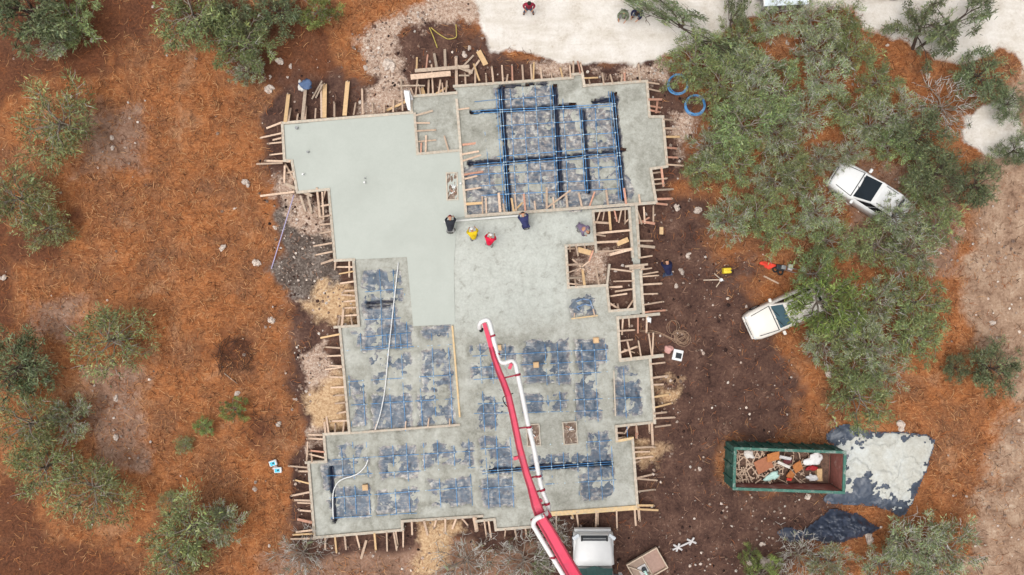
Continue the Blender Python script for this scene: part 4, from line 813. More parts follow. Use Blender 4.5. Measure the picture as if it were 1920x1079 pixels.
bm = bmesh.new(); box(bm, (0, 0, .16), (L - .3, Wd - .3, .1)); obj('floor_plate', bm, M['inner'], dump)
for k in range(9):
    for s in (1, -1):
        bm = bmesh.new(); box(bm, (-L / 2 + .45 + k * .67, s * (Wd / 2 + .035), .85), (.1, .07, 1.6), bev=.008); obj('rib', bm, M['green'], dump)
for k in (-.7, .1, .8):
    bm = bmesh.new(); box(bm, (-L / 2 - .03, k, .85), (.06, .1, 1.6), bev=.008); obj('rib', bm, M['green'], dump)
for x in (-L / 2 + .5, L / 2 - .5):
    for s in (1, -1):
        bm = bmesh.new(); tube(bm, [(x, s * .8 - .1, .1), (x, s * .8 + .1, .1)], .1, 14); obj('wheel', bm, M['dark'], dump)
# scraps inside: local frame of the dumpster
Rz = Matrix.Translation((cz.x, cz.y, 0)) @ Matrix.Rotation(rz, 4, 'Z')
M['card'] = pm('cardboard', (196, 128, 76), .9, .15, 6); M['card2'] = pm('dull_cardboard', (178, 118, 88), .9, .15, 6); M['redp'] = pm('red_scrap', (170, 44, 48), .6, .15); M['mint'] = pm('mint_plastic', (190, 224, 214), .5, .1); M['maroon'] = pm('maroon_scrap', (98, 44, 48), .7, .2)
def DP(px, py, z):
    return P(px, py, z)
bm = bmesh.new(); r = bmesh.ops.create_grid(bm, x_segments=50, y_segments=22, size=.5)
for v in r['verts']:
    x, y = v.co.x * (L - .5), v.co.y * (Wd - .32); f = float(fbm(x * 1.6, y * 1.6, 55)); slope = .75 - .62 * float(sst(-2.4, 1.9, x))
    v.co = Vector((x, y, .24 + slope * .8 + (f - .5) * .42 * (1 if x < 1.6 else .3)))
pile = obj('scrap_fill', bm, pm('mixed_scraps', (118, 92, 78), .9, .4, 6, dirt=(60, 52, 52), bump=.8)); pile.matrix_world = Rz; T(pile, 'dusty mixed waste heaped in the dumpster', 'waste', None, 'stuff')
bm = bmesh.new(); rr = random.Random(5)
for k in range(150):
    x = rr.uniform(-2.95, -.4) if k < 110 else rr.uniform(-.4, 1.7); y = rr.uniform(-.95, .95); a = rr.random() * 3.14; l = rr.uniform(.2, .8); z = .3 + (.75 - .62 * float(sst(-2.4, 1.9, x))) * .8 + rr.uniform(.02, .2)
    d = Vector((math.cos(a), math.sin(a), rr.uniform(-.2, .2))) * l / 2; p = Vector((x, y, z)); q0, q1 = p - d, p + d
    for q in (q0, q1): q.x = max(-2.95, min(2.8, q.x)); q.y = max(-1, min(1, q.y))
    beam(bm, q0, q1, rr.uniform(.03, .08), .025)
sk = obj('wood_scraps', bm, M['wood']); sk.matrix_world = Rz; T(sk, 'splintered wood offcuts piled in the left half of the dumpster', 'wood scraps', None, 'stuff')
def flat(name, label, cat, px, py, z, sx, sy, rz, m, tilt=.15, th=.03):
    bm = bmesh.new(); r = bmesh.ops.create_grid(bm, x_segments=6, y_segments=6, size=.5)
    for v in r['verts']: v.co = Vector((v.co.x * sx, v.co.y * sy, .06 * (float(vn(v.co.x * 3 + px, v.co.y * 3, 7)) - .5)))
    bmesh.ops.solidify(bm, geom=bm.faces[:], thickness=th); o = obj(name, bm, M[m]); o.location = P(px, py, z); o.rotation_euler = (tilt, tilt * .6, math.radians(rz)); return T(o, label, cat, 'scraps in the dumpster')
flat('cardboard_sheet', 'large dull brown cardboard sheet in the dumpster', 'cardboard', 1432, 872, 1.05, 1.0, .8, 25, 'card2')
flat('cardboard_sheet', 'orange brown cardboard flap near the top wall of the dumpster', 'cardboard', 1450, 857, 1.15, .75, .5, 10, 'card', .25)
flat('cardboard_sheet', 'brown cardboard piece standing mid dumpster', 'cardboard', 1496, 876, .8, .55, .6, 30, 'card', .3)
flat('cardboard_sheet', 'small brown cardboard near the bottom wall of the dumpster', 'cardboard', 1483, 892, .8, .45, .45, 50, 'card', .3)
flat('cardboard_box', 'tan upright box at the right end of the scraps', 'box', 1537, 891, .62, .3, .72, 2, 'wood_new', .02, .3)
flat('board_scrap', 'pale grey board leaning at the top wall of the dumpster', 'board', 1473, 859, 1.1, .7, .18, -12, 'palegrey')
flat('board_scrap', 'pale board lying diagonally mid dumpster', 'board', 1470, 872, 1.0, .8, .16, -25, 'cloth_white')
flat('maroon_scrap', 'dark maroon scrap beside the pale boards', 'scrap', 1477, 865, 1.0, .5, .35, 30, 'maroon')
lump('plastic_bag', 'white plastic film in the right part of the dumpster', 'plastic film', 1524, 862, (.42, .28, .1), 'white', 30, .62, .8); lump('plastic_bag', 'small white plastic film low in the dumpster beside the tan box', 'plastic film', 1522, 895, (.3, .18, .1), 'white', 0, .5, .8)
lump('plastic_bag', 'mint white plastic film at the bottom wall of the dumpster', 'plastic film', 1448, 894, (.42, .22, .1), 'mint', 25, 1.0, .8); lump('red_scrap', 'red scrap beside the white film in the dumpster', 'scrap', 1521, 878, (.3, .14, .1), 'redp', 5, .6, .6); lump('red_scrap', 'bright red scrap at the bottom wall of the dumpster', 'scrap', 1480, 899, (.16, .1, .1), 'redcloth', 0, .85, .5); lump('plastic_bag', 'pale crumpled paper in the left corner of the dumpster', 'paper', 1402, 852, (.3, .25, .12), 'cloth_white', 0, 1.25, .8)
# ================================================================ UTILITY TRAILER by the truck
M['trail'] = pm('dusty_trailer_bed', (168, 146, 130), .85, .18, 6); M['pinkbed'] = pm('pinkish_bed', (176, 146, 132), .85, .15, 6)
t = at('tray_frame', 'rectangular wooden tray frame with a pale bucket beside the truck', 'tray', 1211, 1057, 0, 30)
bm = bmesh.new(); box(bm, (0, 0, .28), (1.95, 1.3, .05)); obj('bed', bm, M['trail'], t); bm = bmesh.new(); box(bm, (.5, 0, .312), (.9, 1.2, .012)); obj('liner', bm, M['pinkbed'], t)
for c, s in (((0, .65, .36), (2.05, .07, .2)), ((0, -.65, .36), (2.05, .07, .2)), ((.99, 0, .36), (.07, 1.22, .2)), ((-.99, 0, .36), (.07, 1.22, .2)), ((.02, 0, .345), (.06, 1.22, .07))):
    bm = bmesh.new(); box(bm, c, s, bev=.01); obj('rail', bm, M['palestick'], t)
bm = bmesh.new(); beam(bm, (-.95, .5, .4), (.0, -.6, .4), .05, .05); obj('rail', bm, M['palestick'], t)
bm = bmesh.new(); box(bm, (-.3, -.08, .34), (.52, .52, .05), bev=.01); obj('pad', bm, M['palegrey'], t); bm = bmesh.new(); tube(bm, [(-.26, -.08, .36), (-.26, -.08, .52)], [.14, .15], 16); obj('bucket', bm, M['dark'], t)
bm = bmesh.new(); tube(bm, smooth_path([(-.26, -.1, .55), (-.25, -.6, .62), (-.1, -1.2, .5)], 5), .08, 10); obj('spout', bm, M['mint'], t, True)
for sx in (-.8, .8):
    for sy in (-.5, .5):
        bm = bmesh.new(); box(bm, (sx, sy, .12), (.08, .08, .27)); obj('leg', bm, M['wood_old'], t)
# ================================================================ VEHICLES
M['wpaint'] = pm('white_paint', (238, 238, 236), .3, .04, 2, spec=.5); M['cream'] = pm('cream_white_paint', (236, 230, 220), .3, .05, 2, spec=.5, dirt=None)
M['glass'] = pm('dark_glass', (46, 58, 68), .12, .1, 2, spec=.6); M['tealglass'] = pm('teal_glass', (96, 132, 146), .12, .1, 2, spec=.6); M['tyre'] = pm('tyre_rubber', (34, 34, 35), .85, .2); M['rimm'] = pm('alloy', (168, 170, 172), .35, .1, metal=.6); M['lamp'] = pm('lamp_lens', (214, 220, 224), .2, .06); M['redlamp'] = pm('red_lens', (150, 30, 30), .3, .1); M['darkpaint'] = pm('dark_grey_paint', (62, 66, 72), .35, .1, spec=.5)
def loft(bm, secs, close=True):
    rings = [[bm.verts.new(p) for p in s] for s in secs]; n = len(rings[0])
    for A, B in zip(rings, rings[1:]):
        for k in range(n): bm.faces.new((A[k], A[(k + 1) % n], B[(k + 1) % n], B[k]))
    if close: bm.faces.new(rings[0][::-1]); bm.faces.new(rings[-1])
    bmesh.ops.recalc_face_normals(bm, faces=bm.faces[:])
def sec(x, w, zb, zt, r=.12):
    return [(x, -w, zb), (x, w, zb), (x, w, zt - r), (x, w - r, zt), (x, 0, zt + .03), (x, -w + r, zt), (x, -w, zt - r)]
def car(name, label, cat, px, py, rz, L=4.7, W=1.84, paint='wpaint', glass='glass', ws=.85, roof=(.25, -1.75), rear=-2.1, hood=1.0, top=1.68):
    """front is +x; ws = x of the windscreen's foot, roof = (front, back), rear = foot of the rear window"""
    t = at(name, label, cat, px, py, 0, rz); h = L / 2; w = W / 2
    bm = bmesh.new(); loft(bm, [sec(h, w * .74, .34, .72), sec(h - .06, w * .84, .28, .82), sec(h - .35, w * .95, .25, .92), sec(h - .9, w, .25, .99), sec(ws + .05, w, .25, hood + .06), sec(ws - .4, w, .25, hood + .06), sec(rear, w, .25, hood + .08), sec(-h + .25, w * .96, .27, hood), sec(-h + .05, w * .86, .3, .84), sec(-h, w * .78, .36, .74)])
    bmesh.ops.bevel(bm, geom=[e for e in bm.edges], offset=.02, segments=1, affect='EDGES'); obj('body', bm, M[paint], t, True)
    # greenhouse
    z0, z1 = hood + .02, top; a = w * .93; b = w * .74
    fx, rx = roof
    bm = bmesh.new(); lo = [(ws, -a * .93, z0), (ws, a * .93, z0), (rear, a * .93, z0), (rear, -a * .93, z0)]; hi = [(fx, -b, z1 - .05), (fx, b, z1 - .05), (rx, b, z1 - .05), (rx, -b, z1 - .05)]
    loft(bm, [lo, hi]); obj('cabin', bm, M[paint], t)
    bm = bmesh.new(); loft(bm, [[(fx + .03, -b * 1.02, z1 - .06), (fx + .03, b * 1.02, z1 - .06), (rx - .03, b * 1.02, z1 - .06), (rx - .03, -b * 1.02, z1 - .06)], [(fx - .1, -b * .93, z1 + .01), (fx - .1, b * .93, z1 + .01), (rx + .08, b * .93, z1 + .01), (rx + .08, -b * .93, z1 + .01)]]); obj('roof', bm, M[paint], t)
    def pane(nm, q, off, m):
        bm = bmesh.new(); q = [Vector(p) for p in q]; n = (q[1] - q[0]).cross(q[2] - q[0]).normalized() * off; vs = [bm.verts.new(p + n) for p in q]; f = bm.faces.new(vs)
        bmesh.ops.solidify(bm, geom=[f], thickness=.012); return obj(nm, bm, M[m], t)
    lerp = lambda p, q, k: tuple(p[i] + (q[i] - p[i]) * k for i in range(3))
    lf, rf = lo[1], lo[0]; ltp, rtp = hi[1], hi[0]
    pane('windscreen', [lerp(lerp(rf, rtp, .06), lerp(lf, ltp, .06), .05), lerp(lerp(rf, rtp, .06), lerp(lf, ltp, .06), .95), lerp(lerp(rf, rtp, .94), lerp(lf, ltp, .94), .95), lerp(lerp(rf, rtp, .94), lerp(lf, ltp, .94), .05)], .016, glass)
    pane('rear_window', [lerp(lerp(lo[2], hi[2], .1), lerp(lo[3], hi[3], .1), .06), lerp(lerp(lo[2], hi[2], .1), lerp(lo[3], hi[3], .1), .94), lerp(lerp(lo[2], hi[2], .85), lerp(lo[3], hi[3], .85), .94), lerp(lerp(lo[2], hi[2], .85), lerp(lo[3], hi[3], .85), .06)], .016, 'glass')
    for i0, i1, sgn in ((1, 2, 1), (0, 3, -1)):
        for k0, k1 in ((.08, .36), (.39, .66), (.69, .93)):
            A, B = lerp(lo[i0], lo[i1], k0), lerp(lo[i0], lo[i1], k1); Ct, Dt = lerp(hi[i0], hi[i1], k0), lerp(hi[i0], hi[i1], k1)
            q = [lerp(A, Ct, .1), lerp(B, Dt, .1), lerp(B, Dt, .9), lerp(A, Ct, .9)]
            pane('side_window', q if sgn < 0 else q, -.012 * sgn if False else (.014 if Vector(q[1]).__sub__(Vector(q[0])).cross(Vector(q[2]) - Vector(q[0])).y * sgn > 0 else -.014), 'glass')
    for s in (1, -1):
        bm = bmesh.new(); box(bm, (ws - .12, s * (w + .12), hood + .1), (.16, .24, .15), bev=.04); obj('mirror', bm, M[paint], t, True)
        bm = bmesh.new(); box(bm, (h - .1, s * w * .62, .75), (.14, .3, .14), bev=.03, rz=-s * .3); obj('headlight', bm, M['lamp'], t)
        bm = bmesh.new(); box(bm, (-h + .05, s * w * .72, .84), (.08, .22, .2), bev=.02); obj('tail_light', bm, M['redlamp'], t)
        for x in (h - .88, -h + .92):
            bm = bmesh.new(); tube(bm, [(x, s * (w - .2), .34), (x, s * (w + .015), .34)], .34, 22); q = obj('wheel', bm, M['tyre'], t); bm = bmesh.new(); tube(bm, [(x, s * (w + .012), .34), (x, s * (w + .03), .34)], .2, 16); obj('rim', bm, M['rimm'], q)
    bm = bmesh.new(); box(bm, (h - .02, 0, .48), (.14, W * .8, .2), bev=.05); obj('bumper', bm, M[paint], t, True); bm = bmesh.new(); box(bm, (h - .03, 0, .66), (.1, W * .46, .1), bev=.02); obj('grille', bm, M['dark'], t)
    bm = bmesh.new(); box(bm, (-h + .02, 0, .5), (.14, W * .82, .22), bev=.05); obj('bumper', bm, M[paint], t, True)
    for s in (1, -1):
        bm = bmesh.new(); beam(bm, (h - .3, s * w * .7, .985), (ws + .08, s * w * .84, hood + .075), .03, .02); obj('hood_seam', bm, M['dark'], t)
    bm = bmesh.new(); beam(bm, (ws + .08, -w * .84, hood + .08), (ws + .08, w * .84, hood + .08), .05, .02); obj('cowl', bm, M['dark'], t)
    for y in (-.3, .3):
        bm = bmesh.new(); beam(bm, (ws + .0, y - .25, hood + .1), (ws - .18, y + .3, hood + .32), .025, .02); obj('wiper', bm, M['dark'], t)
    for s in (1, -1):
        bm = bmesh.new(); beam(bm, (fx - .2, s * b * .82, z1 + .04), (rx + .3, s * b * .82, z1 + .04), .04, .05); obj('roof_rail', bm, M['steel'], t)
    return t
car('parked_car', 'cream white car half under trees beside dark soil', 'car', 1466, 583, 204.5, L=4.75, W=1.78, paint='cream', glass='tealglass', ws=.85, roof=(.28, -1.6), rear=-2.05)
car('parked_car', 'white car with leaf-strewn roof parked among the trees', 'car', 1620, 369, 147, L=4.7, W=1.84, ws=.95, roof=(.0, -1.3), rear=-1.75)
car('parked_car', 'dark grey car at the top edge on the pale road', 'car', 1628, -32, 176, paint='darkpaint', W=1.85)
# box trailer at top edge
q = P(1472, -40, 1.5); t = thing('box_trailer', 'low white roofed trailer behind trees at the top edge', 'trailer', (q.x, q.y, 0), math.radians(3))
M['palroof'] = pm('pale_roof_metal', (222, 232, 238), .5, .06)
bm = bmesh.new(); box(bm, (0, 0, .95), (2.25, 2.9, .9), bev=.03); obj('body', bm, M['steel'], t); bm = bmesh.new(); box(bm, (0, 0, 1.44), (2.4, 3.0, .08), bev=.02); obj('roof', bm, M['palroof'], t)
for s in (1, -1):
    bm = bmesh.new(); tube(bm, [(s * 1.13, -.3, .34), (s * 1.34, -.3, .34)], .34, 18); obj('wheel', bm, M['tyre'], t); bm = bmesh.new(); box(bm, (s * 1.24, 0, 1.46), (.06, 3.0, .1), bev=.01); obj('edge_rail', bm, M['wpaint'], t)
bm = bmesh.new(); box(bm, (0, 0, .44), (2.0, 2.8, .1)); obj('chassis', bm, M['dark'], t)
# ================================================================ PUMP TRUCK with boom
M['boomred'] = pm('boom_red', (226, 48, 88), .45, .12, 3, spec=.5, dirt=(196, 66, 96)); M['boomdark'] = pm('dark_red_steel', (160, 34, 58), .5, .15, 3)
tk0 = P(1114, 1040, 1.6); tk0.y = -15.07; truck = thing('concrete_pump_truck', 'white concrete pump truck with long red boom over the slab', 'pump truck', (tk0.x, tk0.y, 0), 0)
def tobj(nm, bm, m, smooth=False, parent=None):
    if parent is None: bm.transform(Matrix.Translation((-tk0.x, -tk0.y, 0)))
    else: bm.transform(Matrix.Translation((-tk0.x, -tk0.y, 0)))
    return obj(nm, bm, M[m], parent or truck, smooth)
X0, Y0 = tk0.x, tk0.y
def ysec(y, w, zb, zt, r=.2):
    return [(X0 - w, y, zb), (X0 + w, y, zb), (X0 + w, y, zt - r), (X0 + w - r, y, zt), (X0, y, zt + .04), (X0 - w + r, y, zt), (X0 - w, y, zt - r)]
bm = bmesh.new(); loft(bm, [ysec(Y0 + 1.08, .9, .9, 1.5, .12), ysec(Y0 + 1.0, .97, .8, 1.6), ysec(Y0 + .75, 1.0, .8, 1.7), ysec(Y0 + .4, 1.05, .8, 1.78), ysec(Y0 - .1, 1.1, .8, 1.86), ysec(Y0 - .5, 1.12, .8, 1.92)]); tobj('hood', bm, 'wpaint', True)
for s in (1, -1):
    bm = bmesh.new(); loft(bm, [[(X0 + s * a, y, z) for a, z in ((.7, zb), (1.12, zb), (1.14, zt - .12), (1.02, zt), (.7, zt))] for y, zb, zt in ((Y0 + 1.04, .7, 1.1), (Y0 + .92, .65, 1.3), (Y0 + .45, .65, 1.42), (Y0 - .1, .65, 1.4), (Y0 - .5, .65, 1.36))]); tobj('fender', bm, 'wpaint', True)
    bm = bmesh.new(); box(bm, (X0 + s * 1.02, Y0 + .98, 1.5), (.44, .2, .2), rz=-s * .6, bev=.05); tobj('headlight', bm, 'lamp')
    bm = bmesh.new(); tube(bm, [(X0 + s * .82, Y0 + .35, .52), (X0 + s * 1.13, Y0 + .35, .52)], .52, 24); q = tobj('wheel', bm, 'tyre'); bm = bmesh.new(); tube(bm, [(X0 + s * 1.12, Y0 + .35, .52), (X0 + s * 1.15, Y0 + .35, .52)], .28, 18); tobj('rim', bm, 'rimm', False, q)
    bm = bmesh.new(); box(bm, (X0 + s * 1.42, Y0 - .95, 2.1), (.2, .12, .5), bev=.03); q = tobj('mirror', bm, 'wpaint'); bm = bmesh.new(); beam(bm, (X0 + s * 1.0, Y0 - .9, 2.1), (X0 + s * 1.36, Y0 - .95, 2.1), .05, .05); tobj('mirror_arm', bm, 'dark', False, q)
    for yy in (-5.2, -6.6):
        bm = bmesh.new(); tube(bm, [(X0 + s * .75, Y0 + yy, .52), (X0 + s * 1.2, Y0 + yy, .52)], .52, 24); tobj('wheel', bm, 'tyre')
bm = bmesh.new(); box(bm, (X0, Y0 + 1.12, .72), (2.1, .18, .36), bev=.05); tobj('bumper', bm, 'wpaint', True)
bm = bmesh.new(); box(bm, (X0, Y0 + .95, 1.66), (1.5, .26, .14), bev=.015); q = tobj('grille', bm, 'dark')
for s in (-.55, .55):
    bm = bmesh.new(); box(bm, (X0 + s * 1.3, Y0 + .95, 1.76), (.09, .28, .06), bev=.01); tobj('grille_post', bm, 'rubber', False, q)
bm = bmesh.new(); box(bm, (X0, Y0 + .95, 1.75), (1.3, .04, .03)); tobj('grille_bar', bm, 'steel', False, q)
bm = bmesh.new(); box(bm, (X0, Y0 - 1.75, 1.65), (2.2, 2.1, 1.9), bev=.12, top=(.9, .82)); tobj('cab', bm, 'wpaint', True)
bm = bmesh.new(); pts = []; vs = [[bm.verts.new((X0 + xx * k, Y0 + yy + (.14 if abs(xx) < .5 else 0), zz)) for xx in (-1.0, -.5, 0, .5, 1.0)] for yy, zz, k in ((-.64, 1.95, 1.0), (-.93, 2.62, .9))]
for i in range(4): bm.faces.new((vs[0][i], vs[0][i + 1], vs[1][i + 1], vs[1][i]))
bmesh.ops.solidify(bm, geom=bm.faces[:], thickness=.03)
M['greenglass'] = pm('green_glass', (104, 150, 144), .12, .12, 2, spec=.6); tobj('windscreen', bm, 'greenglass')
bm = bmesh.new(); box(bm, (X0, Y0 - 4.6, .95), (1.0, 8.2, .3)); tobj('chassis', bm, 'dark'); bm = bmesh.new(); box(bm, (X0, Y0 - 5.6, 1.35), (2.3, 5.0, .3), bev=.03); tobj('deck', bm, 'steel')
bm = bmesh.new(); tube(bm, [(X0, Y0 - 4.2, 1.4), (X0, Y0 - 4.2, 3.6)], [.55, .42], 20); tobj('turret', bm, 'boomred', True)
# boom: sections given by photo position and height
def bsec(nm, pts, m='boomred', edge=True):
    bm = bmesh.new(); loft(bm, [[Vector((0, 0, z + dz)) + Vector(P(x, y, z)).to_2d().to_3d() + Vector((ox * w, oy * w, 0)) for (w_, dz) in ((-1, -hh), (1, -hh), (1, hh), (-1, hh)) for w in (w_ * ww,)] for (x, y, z, ww, hh), (ox, oy) in pts]); return tobj(nm, bm, m)
def along(lst):
    out = []
    for i, p in enumerate(lst):
        a, b = lst[max(i - 1, 0)], lst[min(i + 1, len(lst) - 1)]; dx, dy = b[0] - a[0], -(b[1] - a[1]); l = math.hypot(dx, dy); out.append((p, (-dy / l, dx / l)))
    return out
UP = [(908, 606, 6.6, 0.099, .14), (915.5, 632, 6.7, 0.104, .15), (921, 652, 6.8, 0.104, .15), (926, 671, 6.9, 0.108, .16), (935.5, 697, 7.0, 0.135, .18), (944, 717, 7.1, 0.144, .2), (953, 742, 7.25, 0.153, .22), (963, 785, 7.4, 0.153, .24), (974.5, 841, 7.6, 0.153, .24), (987, 888, 7.8, 0.162, .26), (995, 912, 7.9, 0.171, .26), (1005, 945, 8.1, 0.234, .28), (1016, 975, 8.2, 0.243, .3)]
b1 = bsec('boom_section', along(UP)); b1['label'] = 'upper red boom section reaching over the slab'
LO = [(1012, 968, 8.55, 0.238, .26), (1031, 999, 8.5, 0.255, .28), (1059, 1048, 8.4, 0.273, .3), (1085, 1092, 8.2, 0.290, .32), (1101, 1150, 6.6, 0.370, .4), (1112, 1196, 3.9, 0.370, .4)]
b2 = bsec('boom_section', along(LO)); b2['label'] = 'wide lower red boom section rising from the truck'
for side in (1, -1):       # flange plates along the sections
    for lst in (UP[2:], LO[:4]):
        bm = bmesh.new(); L_ = along(lst)
        for (p, o_), (p2, o2) in zip(L_, L_[1:]):
            A = P(p[0], p[1], p[2] + p[4] + .02) + Vector((o_[0], o_[1], 0)) * p[3] * .86 * side; B = P(p2[0], p2[1], p2[2] + p2[4] + .02) + Vector((o2[0], o2[1], 0)) * p2[3] * .86 * side
            beam(bm, A, B, .07, .04, over=.02)
        tobj('flange', bm, 'boomdark')
bm = bmesh.new(); q = P(1015, 972, 8.4); tube(bm, [q + Vector((-.42, -.24, 0)), q + Vector((.42, .24, 0))], .2, 14); tobj('hinge_pin', bm, 'boomdark')
PIPE = [(899, 616, 6.3), (900, 607, 6.6), (907, 601.5, 6.7), (915, 601, 6.75), (919.5, 611, 6.8), (924.5, 632, 6.85), (929.5, 653, 6.9), (934, 671, 6.95), (938.5, 679, 7.0), (947, 681, 7.0), (953, 679, 7), (961, 678, 7.05), (966.5, 685, 7.1), (969.6, 697, 7.1), (973, 712, 7.15), (980, 745, 7.3), (989, 790, 7.5), (1001, 841, 7.7), (1014, 910, 7.95), (1025, 941, 8.05), (1029, 955, 8.2), (1025, 963, 8.5), (1016, 968, 8.8)]
PIPE2 = [(1016, 968, 8.95), (1004, 974, 8.9), (1000, 984, 8.8), (1006, 996, 8.7), (1024, 1026, 8.6), (1046, 1062, 8.5), (1062, 1090, 8.4), (1080, 1130, 7.6)]
bm = bmesh.new(); tube(bm, smooth_path([P(*p) for p in PIPE], 4), .115, 12); q = tobj('delivery_pipe', bm, 'white', True)
bm = bmesh.new(); tube(bm, smooth_path([P(*p) for p in PIPE2], 4), .115, 12); tobj('delivery_pipe', bm, 'white', True)
def clamp(p, bp):
    bm = bmesh.new(); a = P(*p); b = P(*bp); beam(bm, a, b, .07, .08); d = Vector((a.x - b.x, a.y - b.y, 0)).normalized(); nrm = Vector((-d.y, d.x, 0))
    tube(bm, [a + nrm * -.05, a + nrm * .05], .14, 14); tobj('pipe_clamp', bm, 'boomdark')
for p, bp in (((924, 630, 6.85), (915, 633, 6.75)), ((932.5, 665, 6.9), (925, 667, 6.9)), ((971, 703, 7.15), (941, 710, 7.1)), ((992, 801, 7.55), (966, 804, 7.5)), ((1010, 893, 7.9), (988, 897, 7.9)), ((1017, 919, 8.0), (998, 925, 8.0)), ((1026, 945, 8.1), (1007, 950, 8.1)), ((1036, 1045, 8.55), (1056, 1044, 8.4))): clamp(p, bp)
for (x, y, z, ox, oy) in ((955, 692, 7.1, 4, -10), (972, 858, 7.7, -9, 2), (1008, 943, 8.1, 8, -6)):
    bm = bmesh.new(); beam(bm, P(x, y, z + .1), P(x + ox, y + oy, z + .1), .16, .2, bev=.02); tobj('bracket', bm, 'boomred')
bm = bmesh.new(); tube(bm, smooth_path([P(962, 738, 7.3), P(944, 745, 7.1), P(947, 758, 7.1), P(962, 772, 7.4)], 5), .025, 6); tobj('hydraulic_hose', bm, 'rubber', True)
bm = bmesh.new(); tube(bm, [P(903, 618, 6.35), P(902, 620, 5.7), P(903, 619, 5.1)], .1, 12); tobj('end_hose', bm, 'rubber', True)
bm = bmesh.new(); beam(bm, P(1058, 1040, 8.1), P(1083, 1082, 7.9), .16, .2); tobj('boom_cylinder', bm, 'boomdark')
bm = bmesh.new(); tube(bm, smooth_path([P(942, 678, 6.7), P(952, 700, 6.3), P(964, 712, 6.0)], 3), .018, 5); o = tobj('tag_line', bm, 'white')
# ================================================================ TREES
def leaf_mat(name, c, var=.35):
    n = N(name); t = n.attr('tint'); oi = n.n.new('ShaderNodeObjectInfo').outputs['Random']
    col = n.mix(1.0, C(*c), t.outputs['Color'], 'MULTIPLY')
    h = n.n.new('ShaderNodeHueSaturation'); n.l.new(n.math('MULTIPLY_ADD', oi, .04, .48), h.inputs['Hue']); n.l.new(n.math('MULTIPLY_ADD', oi, .35, .82), h.inputs['Value']); n.l.new(col, h.inputs['Color'])
    f = n.noise(9, 2, .6, n.coord()); cc = n.mix(.25, h.outputs[0], n.ramp(f, [(.35, (.02, .03, .01, 1)), (.65, (.2, .22, .1, 1))]))
    return n.out(cc, .7, .25)
LM = dict(J=leaf_mat('juniper_leaf', (142, 160, 108)), G=leaf_mat('grey_green_leaf', (160, 174, 134)), D=leaf_mat('dark_leaf', (120, 134, 100)), L=leaf_mat('bright_leaf', (134, 158, 86)), S=leaf_mat('soft_leaf', (152, 164, 112)), B=leaf_mat('grey_shrub_leaf', (150, 152, 128)))
M['bark'] = pm('grey_brown_bark', (148, 136, 124), .95, .3, 8, bump=.6); M['bark_dark'] = pm('dark_bark', (84, 70, 62), .95, .3, 8, bump=.6); M['deadwood'] = pm('silver_deadwood', (206, 202, 194), .9, .2, 8)
def limb_tubes(segs, n=4):
    V = []; F = []
    for pts, r0, r1 in segs:
        pts = np.asarray(pts); m = len(pts); d = np.gradient(pts, axis=0); d /= np.linalg.norm(d, axis=1)[:, None] + 1e-9
        u = np.cross(d, [.3, .2, .93]); u /= np.linalg.norm(u, axis=1)[:, None] + 1e-9; v = np.cross(d, u); r = np.linspace(r0, r1, m)[:, None]; b = len(V)
        for k in range(n):
            a = 2 * np.pi * k / n; V_ = pts + (u * np.cos(a) + v * np.sin(a)) * r
            if k == 0: ring = [V_]
            else: ring.append(V_)
        R = np.stack(ring, 1).reshape(-1, 3); V.extend(R.tolist())
        for i in range(m - 1):
            for k in range(n): F.append((b + i * n + k, b + i * n + (k + 1) % n, b + (i + 1) * n + (k + 1) % n, b + (i + 1) * n + k))
    return V, F
